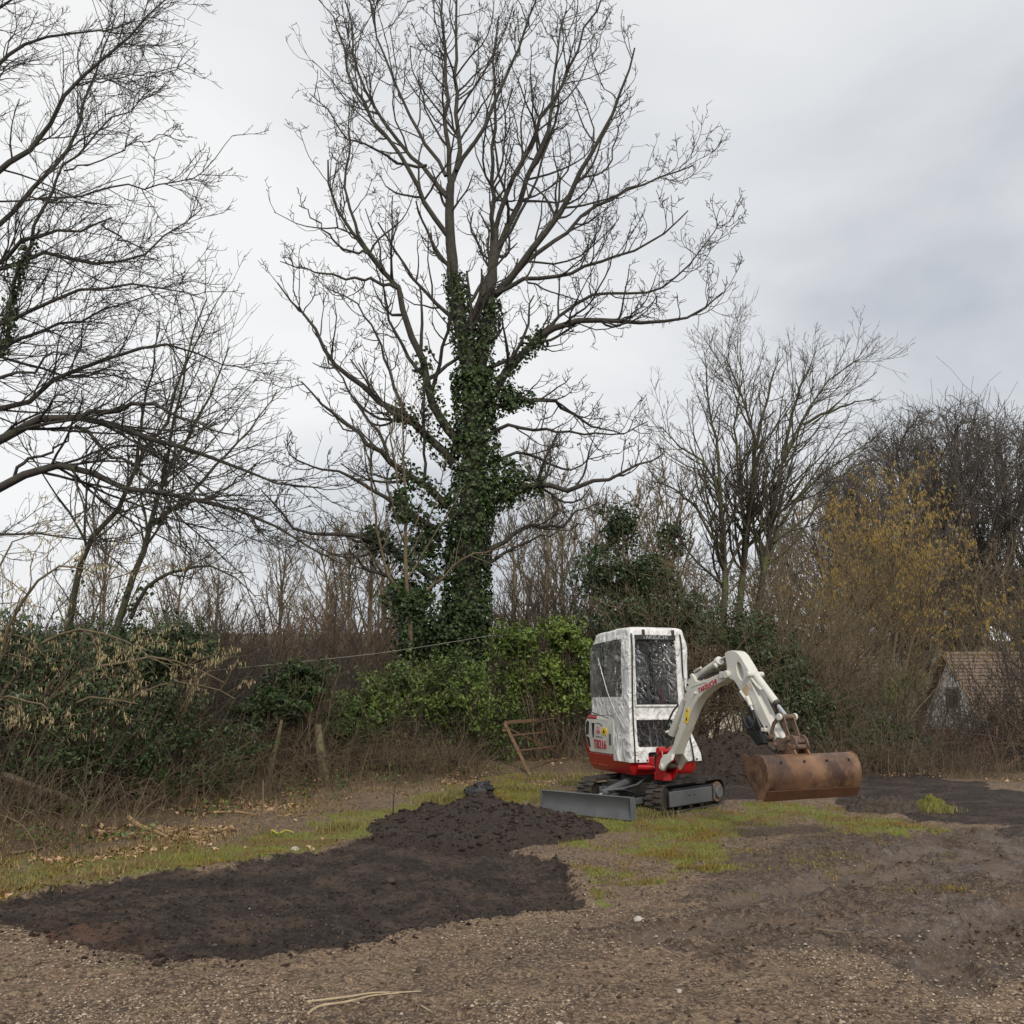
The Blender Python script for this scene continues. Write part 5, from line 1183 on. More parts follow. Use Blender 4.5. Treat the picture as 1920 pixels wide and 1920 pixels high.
for px, yt, Y, sx in ((1310, 1090, 23, 1.0), (1270, 1130, 21, .9), (1480, 1060, 22, 1.1), (1530, 1120, 24, 1.1), (1600, 1200, 23, 1.0), (1500, 1200, 20.5, .9)):
    shrub('olive', 'tangled_shrub', 'tangled olive-brown bare shrub in the bank behind the bucket', px, yt, Y, 2.9, sx, 'bare shrubs behind the bucket')
for px, yt, Y, sx in ((1655, 1180, 31, 1.0), (1900, 1230, 30, .8), (1960, 1060, 25, 1.1), (1990, 1000, 30, 1.3), (1640, 1230, 23, .8), (1790, 1230, 27, .9), (1740, 1260, 25, .8), (1860, 1200, 26, 1.0)):
    shrub('brown', 'thorny_shrub', 'bare brown shrub screening the white gabled house', px, yt, Y, 2.3, sx, 'bare shrubs screening the house')
for px, yt, Y, sx in ((560, 1330, 16.5, 1.0), (660, 1350, 17.0, .9), (460, 1350, 15.2, 1.0), (740, 1370, 17.5, .9), (860, 1390, 17.8, .8), (380, 1390, 14.0, .9), (1620, 1360, 19.5, 1.1), (1540, 1350, 19.5, 1.1), (1700, 1400, 20, 1.1), (300, 1390, 13.0, .9), (150, 1440, 11.6, .8), (30, 1440, 10.6, .7), (1840, 1420, 21, 1.0)):
    shrub('low', 'twiggy_shrub', 'low twiggy shrub at the foot of the ivy hedge' if px < 1000 else 'low twiggy shrub at the edge of the dark soil', px, yt, Y, 1.35, sx, 'low twiggy shrubs along the hedge foot' if px < 1000 else 'low twiggy shrubs by the dark soil')
for px, yt, Y, sx in ((420, 1120, 20, .9), (480, 1130, 24, 1.1), (570, 1140, 26, 1.2), (640, 1150, 22, .9), (380, 1090, 24, 1.1), (100, 1060, 15, .9), (330, 1150, 16, .8), (0, 1050, 14, .8), (660, 1130, 23, .9), (980, 1060, 24, 1.0), (1080, 1030, 25, 1.1)):
    shrub('brown', 'hedge_shrub', 'leafless brown shrub rising behind the dark evergreen bushes' if px < 400 else 'leafless brown hedge shrub beside the ash tree', px, yt, Y, 2.3, sx, 'leafless shrubs behind the evergreens' if px < 400 else 'leafless shrubs beside the ash')

# ---------- evergreen and ivy bushes
def bush(name, label, lumps, size, m, seed, cat='bush', stems=40, shell=.38, aspect=.6, rough=.55):
    rng = RNG(seed); L_ = [(*at(px, py, Y), rx, ry, rz, n) for px, py, Y, rx, ry, rz, n in lumps]
    c = A([q[:3] for q in L_]).mean(0); c[2] = tz(c[0], c[1]); root = thing(name, tuple(c), label, cat)
    p, n = lump_points(L_, rng, shell, rough)
    # clumps: leaves gather at shoot ends
    keep = vnoise(p[:, 0] * 4.5, p[:, 1] * 4.5, p[:, 2] * 4.5, seed=seed) > -.16
    keep &= p[:, 2] > terrain(p[:, 0], p[:, 1]) - .05
    leaf_part('foliage', p[keep], n[keep], size, rng, m, root, aspect, svar=.45)
    if stems:
        i = rng.integers(0, len(p), stems); tip = p[i]; b = np.stack([c[0] + (tip[:, 0] - c[0]) * .45, c[1] + (tip[:, 1] - c[1]) * .45, terrain(tip[:, 0], tip[:, 1]) - .1], 1)
        t = np.linspace(0, 1, 7)[None, :, None]; P = b[:, None] * (1 - t) + tip[:, None] * t; P[:, 1:-1] += rng.normal(size=(stems, 5, 3)) * .06
        R = np.linspace(.018, .006, 7)[None] * rng.uniform(.5, 1.5, (stems, 1)); P2, R2 = grow(P, R, 5, rng, .3, 1, .45, (25, 70), 5, .2, (0, 0, .04), .6, .0045)
        tube_part('stems', [(P, R, 4), (P2, R2, 3)], M_bark_ol, root)
    return root
bush('laurel_bush', 'glossy dark evergreen bush hung with hazel catkins by the grass verge', [(20, 1230, 11.9, .9, .7, .55, 4200), (80, 1320, 11.7, .8, .6, .45, 2800), (-60, 1330, 11.3, .8, .6, .6, 2200)], .062, M_holly, 501)
bush('evergreen_bush', 'dark evergreen bush between the catkin hazel and the young tree', [(250, 1225, 13.2, .85, .7, .55, 5500), (330, 1215, 13.5, .6, .6, .40, 3000), (180, 1290, 13.0, .8, .7, .6, 4000), (270, 1330, 13.2, .8, .6, .5, 3500)], .062, M_holly, 502)
bush('ivy_bank', 'shaded ivy growth under the hazel at the foot of the hedge', [(200, 1420, 12.3, 1.1, .6, .6, 4500), (330, 1430, 13.4, .9, .6, .5, 3500), (60, 1420, 11.4, .9, .6, .6, 3500), (430, 1400, 14.8, .7, .6, .5, 2200)], .06, M_ivy, 503, stems=60)
bush('ivy_mound', 'rounded dark ivy mound on an old stump beside the brown thicket', [(560, 1280, 16.5, .62, .55, .42, 5000), (525, 1320, 16.2, .60, .5, .35, 2800), (470, 1335, 16.0, .45, .4, .25, 1300)], .075, M_ivy, 504)
bush('ivy_hedge', 'green ivy-covered hedge at the foot of the ash tree', [(680, 1330, 17.8, .75, .6, .65, 4200), (760, 1300, 18.2, .85, .6, .70, 5000), (850, 1300, 18.4, .85, .6, .75, 5000), (930, 1320, 19.3, .70, .6, .80, 4000), (640, 1370, 17.4, .6, .5, .5, 2500), (900, 1380, 19.0, .9, .4, .5, 2500)], .075, M_hedge, 505)
bush('bright_shrub', 'bright green leafy shrub above the rusty gate', [(965, 1205, 19.4, .50, .5, .42, 3600), (1055, 1200, 19.5, .62, .5, .45, 4600), (1010, 1260, 19.5, .75, .55, .55, 4500), (1060, 1300, 19.4, .65, .5, .5, 3000), (1100, 1240, 19.5, .45, .5, .6, 2200)], .078, M_bright, 506)
bush('holly_tree', 'dark holly tree rising behind the excavator cab', [(1165, 985, 22.5, .55, .5, .55, 2600), (1130, 1070, 22.4, .70, .6, .65, 3800), (1210, 1080, 22.4, .85, .6, .7, 4200), (1260, 1010, 22.6, .40, .4, .5, 1400), (1180, 1170, 22.0, 1.2, .7, .8, 4500), (1290, 1160, 22, .8, .6, .7, 2600)], .085, M_holly, 507, cat='tree', stems=60)
bush('dark_bush', 'dark tangled evergreen bush behind the boom and arm', [(1380, 1180, 20.5, .9, .7, .6, 3000), (1450, 1250, 20.3, .9, .7, .7, 3600), (1500, 1320, 20, .7, .6, .6, 2600), (1470, 1380, 19.8, .8, .5, .4, 1800)], .075, M_holly, 508, stems=90)
bush('bramble_bush', 'low dark bramble bush in front of the white gabled house', [(1560, 1330, 22, .9, .6, .6, 2600), (1640, 1375, 21, .8, .6, .45, 2400), (1690, 1385, 22, .6, .6, .35, 1600), (1600, 1400, 20.5, .9, .5, .35, 1600)], .07, M_ivy, 509, stems=60)
bush('gorse_bush', 'small yellow-green bush at the gable end of the house', [(1690, 1290, 30, .6, .5, .7, 1600), (1665, 1320, 29, .5, .5, .6, 1000)], .08, M_bright, 510, stems=20)

# ---------- hazels with catkins
def catkins(pos, rng, ln, r):
    n = len(pos); L_ = (ln * rng.uniform(.6, 1.25, n))[:, None]; dn = nrm(A([[0, 0, -1.]]) + rng.normal(size=(n, 3)) * .12)
    mid = pos + dn * L_ * .45; tip = pos + dn * L_; a = rng.uniform(0, 6.28, n); u = np.stack([np.cos(a), np.sin(a), 0 * a], 1) * r; w2 = np.stack([-np.sin(a), np.cos(a), 0 * a], 1) * r
    v = np.stack([pos, mid + u, mid + w2, mid - u, mid - w2, tip], 1).reshape(-1, 3); k = np.arange(n)[:, None] * 6
    return v, np.concatenate([k + A([[0, i, j]]) for i, j in ((1, 2), (2, 3), (3, 4), (4, 1))] + [k + A([[5, j, i]]) for i, j in ((1, 2), (2, 3), (3, 4), (4, 1))])
def hazel(name, label, limbs, seed, ncat, ln, r, mm, zmin=-9, tw=.005, clump=1, **k):
    root, P2, R2, P3, R3 = stem_tree(name, label, limbs, seed, M_bark_ol, M_bark_ol, cat='shrub', r2=tw * 1.3, r3=tw, l4=1, **k)
    rng = RNG(seed + 1); allp = np.concatenate([P3[:, 2:].reshape(-1, 3), P2[:, 3:].reshape(-1, 3)]); i = rng.integers(0, len(allp), ncat // clump)
    p = np.repeat(allp[i], clump, 0) + rng.normal(size=(len(i) * clump, 3)) * .022; v, t = catkins(p, rng, ln, r)
    link('catkins', np_mesh('catkins', v - origin_of(root), [t], mm, smooth=False), root, 'stuff')
hazel('catkin_hazel', 'hazel with hanging cream catkins arching over the evergreen bushes', [
    ([(-40, 1500), (-20, 1350), (10, 1200), (60, 1100), (130, 1060), (200, 1090)], 11.5, 10.8, .04, .006),
    ([(-40, 1500), (0, 1320), (60, 1220), (130, 1180), (210, 1190), (280, 1230)], 11.5, 11, .035, .006),
    ([(-30, 1500), (60, 1350), (150, 1270), (240, 1240), (330, 1240), (420, 1280)], 11.5, 12, .035, .006),
    ([(120, 1500), (180, 1380), (260, 1310), (330, 1280), (390, 1290), (440, 1310)], 12.5, 12.5, .03, .006),
    ([(-60, 1480), (-50, 1250), (-20, 1100), (20, 1020), (70, 1000)], 11.5, 11.5, .04, .006),
    ([(0, 1500), (60, 1400), (120, 1330), (200, 1310), (260, 1320)], 11.5, 11, .03, .005),
    ([(-40, 1450), (-30, 1350), (0, 1310), (40, 1310), (90, 1330)], 10.8, 10.2, .03, .005)], 601, 1800, .062, .0058, M_catkin, clump=2, dens2=4, dens3=3, len2=.28, trop=(.03, 0, -.02), ang=(30, 70), wob=.15)
hazel('golden_hazel', 'hazel covered in golden yellow catkins behind the bucket', [
    ([(1640, 1330), (1620, 1200), (1600, 1100), (1570, 1020), (1550, 970)], 30, 29, .06, .01), ([(1650, 1330), (1650, 1200), (1640, 1080), (1640, 1000), (1650, 920)], 30, 30, .06, .01),
    ([(1660, 1330), (1680, 1200), (1690, 1090), (1710, 1000), (1700, 930)], 30, 31, .06, .01), ([(1665, 1330), (1710, 1210), (1740, 1110), (1770, 1060), (1800, 1020)], 30, 29, .06, .01),
    ([(1640, 1330), (1590, 1240), (1560, 1170), (1530, 1130), (1510, 1120)], 30, 28, .05, .01), ([(1670, 1330), (1740, 1240), (1790, 1180), (1830, 1160), (1860, 1170)], 30, 28, .05, .01),
    ([(1655, 1330), (1660, 1230), (1670, 1120), (1680, 1040), (1720, 960)], 30, 28, .05, .01), ([(1650, 1330), (1625, 1230), (1610, 1150), (1590, 1080), (1600, 980)], 30, 31.5, .05, .01)],
    611, 12500, .10, .0105, M_gold, tw=.007, clump=2, dens2=4.5, dens3=4.0, len2=.34, trop=(0, 0, .05), ang=(25, 60))

# ---------- the brown thicket that reads as one mass
def thicket(name, label, quads, n, H, seed, m, r=.010, twigs=2):
    rng = RNG(seed); P = []
    b = np.concatenate([np.stack([rng.uniform(x0, x1, k), rng.uniform(y0, y1, k)], 1) for (x0, x1, y0, y1, f) in quads for k in [int(n * f)]]); k = len(b)
    base = np.concatenate([b, terrain(b[:, 0], b[:, 1])[:, None] - .1], 1); d = nrm(rng.normal(size=(k, 3)) * .36 + A([[0, 0, 1.]])); h = H * rng.uniform(.55, 1.1, k) * (1 + .22 * vnoise(b[:, 0] * .35, b[:, 1] * .35)); P = np.empty((k, 5, 3)); P[:, 0] = base
    for j in range(1, 5): P[:, j] = P[:, j - 1] + d * (h / 4)[:, None]; d = nrm(d + rng.normal(size=(k, 3)) * .13)
    R = np.linspace(1, .45, 5)[None] * (r * rng.uniform(.7, 1.4, k))[:, None]; P2, R2 = grow(P, R, twigs, rng, .35, 1, .4, (20, 50), 4, .14, (0, 0, .06), .7, r * .55)
    o = tube_part(name, [(P, R, 3), (P2, R2, 3)], m, None); setp(o, label, 'thicket', kind='stuff')
thicket('scrub_thicket', 'dense reddish brown scrub filling the slope beyond the hedge', [(-16, 2, 25, 36, .6), (-24, 0, 36, 48, .4)], 3400, 4.3, 701, M_bark_red, r=.013)
thicket('far_scrub', 'dense brown scrub on the slope behind the houses', [(0, 4.2, 25, 31, .25), (12, 36, 52, 62, .75)], 2100, 4.6, 702, M_bark2, r=.016)

# ---------- far wood on the hill
def far_wood():
    rng = RNG(720); L_ = []
    for k in range(150):
        y = rng.uniform(180, 330); x = rng.uniform(-.62, .08) * y; z = tz(x, y); r = rng.uniform(3, 6); L_.append((x, y, z + r * .7, r, r, r * 1.1, 130))
    p, n = lump_points(L_, rng, .4, .5); m = leaf_mat('far_wood', [(.075, .080, .065), (.11, .105, .085), (.055, .062, .055), (.10, .11, .09)], .9, .1)
    o = leaf_part('far_wood', p, n, 1.0, rng, m, None, .8, kind='stuff'); setp(o, 'far wooded hillside seen through the bare trees', 'wood')
far_wood()
# ------------------------------------------------------------------ houses below the bank
M_wall = mat('white_render', (.84, .81, .76), (.78, .74, .68), .85, scale=2.5, bump=.3, bscale=18, c3=(.50, .46, .38), s3=1.2, t3=(.58, .75))
M_cream = mat('cream_render', (.66, .60, .48), (.58, .52, .41), .85, scale=2, bump=.2, bscale=14)
M_tile = mat('brown_tile', (.125, .088, .066), (.165, .120, .092), .85, scale=8, c3=(.17, .135, .06), s3=3, t3=(.56, .7))
M_redtile = mat('red_tile', (.215, .075, .060), (.155, .055, .046), .8, scale=9, c3=(.10, .07, .06), s3=5, t3=(.6, .7))
M_frame = mat('window_frame', (.30, .27, .22), None, .6)
M_glass = mat('window_glass', (.030, .032, .034), None, .12, spec=.6)
XF = frame(A([0, 0, 0.]), A([1., 0, 0]), A([0, 1., 0]), UP)
def tiled_slope(name, x0, x1, top, bot, m, parent, course=.24):
    """courses of tiles, each lapping the one below; top and bot are (y, z)"""
    t, b = A(top), A(bot); ln = np.linalg.norm(b - t); d = (b - t) / ln; no = A([-d[1], d[0]]); no = no if no[1] > 0 else -no; n = int(ln / course); mb = MB(); wv = .22; k2 = int((x1 - x0) / wv); rs = RNG(int(abs(x0) * 10))
    for k in range(n):
        s0, s1 = ln * k / n, ln * (k + 1.12) / n
        for j in range(k2):
            a0 = x0 + (x1 - x0) * (j + (.5 if k % 2 else 0)) / k2; a1 = min(a0 + (x1 - x0) / k2 - .012, x1); e = rs.normal() * .006
            p0 = t + d * s0 + no * .01; p1 = t + d * s1 + no * (.045 + e); q1 = p1 - no * .022
            mb.add([A([a0, *p0]), A([a1, *p0]), A([a1, *p1]), A([a0, *p1]), A([a0, *q1]), A([a1, *q1])], [(0, 1, 2, 3), (3, 2, 5, 4)])
    return mb.build(name, m, parent, kind='stuff')
def gable_house(name, label, X0, X1, Y0, Y1, ze, zr, zg, mw, mr, over=.25):
    ym = (Y0 + Y1) / 2; root = thing(name, ((X0 + X1) / 2, ym, zg), label, 'house')
    MB().prism([(Y0, zg - .5), (Y1, zg - .5), (Y1, ze), (ym, zr - .12), (Y0, ze)], lambda y, z: A([X0, y, z]), lambda y, z: A([X1, y, z])).build('wall', mw, root)
    sl = (zr - ze) / (ym - Y0); rf = MB()
    for s, yy in ((-1, Y0 - over), (1, Y1 + over)):
        ze2 = ze - sl * over; P = [(ym, zr), (yy, ze2), (yy, ze2 - .10), (ym, zr - .11)]
        rf.prism(P, lambda y, z: A([X0 - over, y, z]), lambda y, z: A([X1 + over, y, z]))
    r = rf.build('roof', mr, root)
    tiled_slope('roof_tiles', X0 - over, X1 + over, (ym, zr), (Y0 - over, ze - sl * over), mr, r)
    MB().tube([A([X0 - over, ym, zr + .03]), A([X1 + over, ym, zr + .03])], .11, 8).build('ridge', mr, r, smooth=True)
    for yy in (Y0 - over, Y1 + over): MB().tube([A([X0 - over - .02, ym, zr - .03]), A([X0 - over - .02, yy, ze - sl * over - .03])], .06, 6).build('verge_board', mat('verge', (.13, .085, .05), (.22, .15, .07), .8, scale=4), r)
    return root
hs = gable_house('gabled_house', 'white rendered house with steep brown tiled roof below the bank', 20.2, 30, 40.6, 47.9, .05, 3.25, -5, M_wall, M_tile)
def window(root, X, y0, y1, z0, z1):
    w1 = MB().box(XF, (X - .03, y0, z0), (X + .05, y1, z1)).build('window', M_frame, root)
    MB().box(XF, (X - .045, y0 + .09, z0 + .09), (X - .031, (y0 + y1) / 2 - .03, z1 - .09)).build('pane', M_glass, w1)
    MB().box(XF, (X - .045, (y0 + y1) / 2 + .03, z0 + .09), (X - .031, y1 - .09, z1 - .09)).build('pane', M_glass, w1)
    MB().box(XF, (X - .12, y0 - .08, z0 - .08), (X, y1 + .08, z0 - .005)).build('sill', M_wall, w1)
window(hs, 20.2, 43.5, 44.9, .78, 1.78)
lean = thing('brick_outbuilding', (14.6, 29.5, -4.5), 'low outbuilding with red pantile roof in front of the white house', 'shed')
MB().prism([(28.2, -5), (31, -5), (31, .30), (28.2, -.72)], lambda y, z: A([13.2, y, z]), lambda y, z: A([16.2, y, z])).build('wall', M_cream, lean)
MB().prism([(27.95, -.78), (31.1, .37), (31.1, .28), (27.95, -.86)], lambda y, z: A([13.0, y, z]), lambda y, z: A([16.4, y, z])).build('roof', M_redtile, lean)
tiled_slope('roof_tiles', 13.0, 16.4, (31.1, .37), (27.95, -.78), M_redtile, lean.children[1], .2)
gable_house('tiled_barn', 'low brown tiled barn beside the white gabled house', 18.3, 27, 34.6, 38.2, -.40, .80, -5, M_cream, M_tile)
cot = gable_house('cream_cottage', 'cream cottage half hidden behind the dark bush and boom', 6.6, 13.0, 33.0, 38.5, 1.35, 3.3, -5, M_cream, M_tile)
def fwindow(root, x0, x1, Y, z0, z1):
    w1 = MB().box(XF, (x0, Y - .04, z0), (x1, Y + .05, z1)).build('window', M_frame, root)
    for a, b in ((x0 + .08, (x0 + x1) / 2 - .03), ((x0 + x1) / 2 + .03, x1 - .08)): MB().box(XF, (a, Y - .055, z0 + .08), (b, Y - .041, z1 - .08)).build('pane', M_glass, w1)
    MB().box(XF, (x0 - .08, Y - .12, z0 - .08), (x1 + .08, Y, z0 - .005)).build('sill', M_cream, w1)
for a, b, c, d in ((8.9, 10.0, -.3, .9), (11.3, 12.4, -.3, .9)): fwindow(cot, a, b, 33.0, c, d)

# ------------------------------------------------------------------ gate, mesh fence, cable, bag, posts
M_grust = mat('gate_rust', (.17, .095, .050), (.11, .062, .036), .8, scale=14, bump=.4, bscale=50, c3=(.20, .15, .05), s3=5, t3=(.55, .7))
def gate():
    c = [on_ground(946, 1460), on_ground(1097, 1440)]
    BL = on_ground(999, 1457); BR = on_ground(1098, 1441); TL = at(946, 1355, BL[1] + .35); TR = at(1058, 1346, BR[1] + .40)
    b = (BL + BR) / 2; root = thing('field_gate', (b[0], b[1], tz(b[0], b[1])), 'rusty iron field gate leaning crooked against the hedge', 'gate')
    mixp = lambda p, q, t: p + (q - p) * t
    def bar(n, p, q, r=.022):
        t = nrm((q - p)[None])[0]; s = np.cross(t, A([0, 1, 0.])); s /= np.linalg.norm(s); f = frame(p, t, s, np.cross(t, s)); ln = np.linalg.norm(q - p)
        return MB().box(f, (0, -r, -.006), (ln, r, .012)).build(n, M_grust, root, .003)
    BL2 = BL - A([0, 0, .06]); BR2 = BR - A([0, 0, .06])
    bar('stile', TL, BL2, .028); bar('stile', TR, BR2, .024); bar('stile', TR + A([-.05, .03, -.02]), BR2 + A([-.10, .03, 0]), .016); bar('rail', TL, TR, .030)
    for t in (.24, .52, .76): bar('rail', mixp(TL, BL, t) - A([0, .012, 0]), mixp(TR, BR, t) - A([0, .012, 0]), .013)
    bar('rail', mixp(TL, BL, .97), mixp(TR, BR, .97), .011); bar('brace', mixp(TL, BL, .09) - A([0, .02, 0]), mixp(mixp(TL, BL, .80), mixp(TR, BR, .80), .80) - A([0, .02, 0]), .012)
    MB().tube([TR + A([0, 0, .0]), TR + A([.09, 0, -.06]), TR + A([.16, 0, -.16]), TR + A([.17, 0, -.27]), TR + A([.12, 0, -.36])], .012, 6).build('latch_hoop', M_grust, root, smooth=True)
    MB().box(XF, tuple(TL + A([-.04, -.03, -.16])), tuple(TL + A([.06, .0, -.12]))).build('hinge', M_grust, root, .003)
gate()
def mesh_fence():
    rng = RNG(808); P0 = on_ground(850, 1450); P1 = on_ground(1125, 1436); y = max(P0[1], P1[1]) + .55; x0, x1 = P0[0] - .2, P1[0] + .6; z0 = tz(0, y) - .05; H = 1.15
    root = thing('mesh_fence', ((x0 + x1) / 2, y, z0), 'sagging chain-link fence with thin posts behind the rusty gate', 'fence'); mp = mat('galvanised_wire', (.20, .21, .19), (.12, .12, .10), .6, .4, scale=3)
    W = []; step = .07; n = int((x1 - x0) / step)
    for k in range(n):
        for s in (-1, 1):
            z = np.linspace(0, H, 9); xx = x0 + k * step + s * (z % H) * .9; zz = z0 + z * (.93 + .05 * np.sin(xx)); W.append(np.stack([xx, y + .05 * np.sin(xx * 2 + z * 3), zz], 1))
    W = A(W); ok = (W[:, :, 0].min(1) > x0 - .1) & (W[:, :, 0].max(1) < x1 + .1); W = W[ok]
    tube_part('wire_mesh', [(W, np.full(W.shape[:2], .0028), 3)], mp, root, kind='stuff')
    for xx in (x0, (x0 + x1) / 2 + .2, x1): MB().cyl(A([xx, y + .06, z0 - .1]), A([xx + .03, y + .08, z0 + H + .08]), .025, seg=8).build('post', mp, root, smooth=True)
mesh_fence()
def one(name, label, cat, mb, m, smooth=True, bevel=0):
    o = mb.build(name, m, None, bevel, smooth); setp(o, label, cat); return o
cb = [at(300, 1268, 18.5), at(430, 1254, 18.7), at(560, 1241, 19), at(690, 1227, 19.4), at(790, 1213, 19.8), at(930, 1190, 20.2)]
one('cable', 'thin pale cable strung across the hedge to the ash trunk', 'cable', MB().tube(resample(A(cb), 24).tolist(), .0035, 5), mat('cable', (.36, .34, .31), None, .6))
def lump(name, label, cat, px, r, h, seed, m, n=26, z=0, sink=.02):
    c = on_ground(*px); rng = RNG(seed); th = np.linspace(0, np.pi, n // 2); ph = np.linspace(0, 2 * np.pi, n, endpoint=False); T, Pn = np.meshgrid(th, ph, indexing='ij')
    d = np.stack([np.sin(T) * np.cos(Pn), np.sin(T) * np.sin(Pn), np.cos(T)], -1).reshape(-1, 3); k = 1 + .38 * fbm(d[:, 0] * 1.8 + seed, d[:, 1] * 1.8, d[:, 2] * 1.8, oct=4, seed=seed)
    v = d * k[:, None] * A([[r, r * .8, h * .5]]); v[:, 2] = np.maximum(v[:, 2], -h * .42) + h * .42 - sink; v += A([[c[0], c[1], tz(c[0], c[1])]])
    i = np.arange(len(d)).reshape(len(th), n); q = np.stack([i[:-1], np.roll(i, -1, 1)[:-1], np.roll(i, -1, 1)[1:], i[1:]], -1).reshape(-1, 4)
    o = link(name, np_mesh(name, v, [q], m)); setp(o, label, cat); return o
lump('rubbish_bag', 'crumpled black plastic bag on the grass behind the soil heap', 'bag', (900, 1496), .22, .30, 3, mat('bag_plastic', (.010, .010, .012), (.018, .018, .02), .35, scale=6, bump=.9, bscale=9, dist=.05), n=48)
M_stone = mat('pale_stone', (.46, .42, .36), (.36, .32, .26), .85, scale=20, bump=.5, bscale=50)
M_wood = mat('weathered_wood', (.20, .155, .10), (.13, .10, .065), .9, scale=14, bump=.7, bscale=40, c3=(.12, .125, .05), s3=5, t3=(.5, .62))
M_pale = mat('bare_wood', (.42, .28, .14), (.30, .19, .10), .8, scale=15, bump=.4, bscale=40)
M_strawst = mat('straw_stalk', (.42, .34, .22), (.33, .26, .16), .8, scale=20)
def stick(name, label, cat, pts, r, m, lift=.02, seg=7, sides=None):
    w = [A(on_ground(x, y)) + A([0, 0, lift]) if len(q) == 2 else at(*q) for q in pts for x, y in [q[:2]]]
    for q_ in w: q_[2] = max(q_[2], float(ground_height(A([q_[0]]), A([q_[1]]))[0]) + r * .6) if q_[1] < 14 else q_[2]
    n = max(8, len(w) * 3); p = resample(A(w), n); one(name, label, cat, MB().tube(p.tolist(), [r * (1 - .6 * k / n) for k in range(n)], seg), m)
stick('tree_stump_post', 'pale lichened old trunk standing under the ivy mound', 'stump', [(608, 1490, 16.2), (606, 1440, 16.2), (600, 1400, 16.2), (596, 1360, 16.3)], .12, M_wood, seg=10)
stick('old_trunk', 'crooked thin trunk under the ivy mound', 'stump', [(500, 1480, 15.6), (510, 1430, 15.6), (520, 1390, 15.7), (528, 1350, 15.8)], .055, M_wood, seg=8)
stick('stake', 'thin bare stake standing in the dead grass', 'stake', [(494, 1566, 10.75), (494, 1520, 10.75), (493, 1462, 10.78)], .012, M_wood)
stick('sapling_stake', 'dark thin dead stem beside the soil heap', 'stake', [(737, 1548, 11.6), (738, 1500, 11.6), (745, 1440, 11.7), (741, 1400, 11.7)], .009, M_bark)
stick('fallen_branch', 'broken branch with orange bare wood on the verge', 'branch', [(240, 1550), (262, 1556), (285, 1562), (312, 1574)], .030, M_pale, .03)
stick('fallen_log', 'rotting log lying in the brambles', 'log', [(-40, 1462, 11.0), (10, 1455, 11.0), (50, 1470, 11), (110, 1490, 11.2), (160, 1512, 11.4)], .05, M_wood)
stick('fallen_stick', 'grey stick lying on the grass below the bramble', 'stick', [(20, 1606), (70, 1598), (120, 1578)], .014, M_wood, .03)
stick('fallen_stick', 'long pale stick on the dead leaves under the hedge', 'stick', [(395, 1530), (440, 1528), (480, 1534)], .016, M_pale, .04)
stick('ground_stick', 'short brown stick lying on the mud', 'stick', [(1530, 1746), (1560, 1750), (1600, 1754)], .010, M_wood, .012)
stick('dry_stalk', 'pair of bleached dry stalks on the gravel, upper one', 'stalk', [(575, 1884), (650, 1874), (700, 1868), (745, 1866), (790, 1864)], .006, M_strawst, .012)
stick('dry_stalk', 'pair of bleached dry stalks on the gravel, curved lower one', 'stalk', [(578, 1908), (600, 1892), (650, 1884), (700, 1872), (748, 1868)], .007, M_strawst, .014)
stick('dry_stalk', 'short bleached straw beside the longer stalks', 'stalk', [(790, 1890), (800, 1896), (810, 1902)], .004, M_strawst, .010)
stick('rope_scrap', 'scrap of yellow twine on the dead leaves', 'twine', [(510, 1562), (522, 1568), (535, 1562), (550, 1566)], .010, mat('twine', (.50, .48, .06), None, .7), .03)
for k, (px, r, lab) in enumerate((((553, 1588), .055, 'large white stone at the edge of the soil bed'), ((1278, 1852), .040, 'biggest pale pebble on the near gravel'), ((1198, 1719), .040, 'pale stone beside the mossy grass tongue'), ((535, 1898), .028, 'white pebble below the dry stalks'), ((1385, 1793), .022, 'small white stone on the rutted mud'), ((1048, 1918), .03, 'flat pale pebble on the near gravel'), ((731, 1648), .055, 'dark clod lying on the scraped soil bed'))):
    lump('stone' if k < 6 else 'soil_clod', lab, 'stone' if k < 6 else 'clod', px, r, r * 1.1, 40 + k, M_stone if k < 6 else M_clod, n=14, sink=.03)

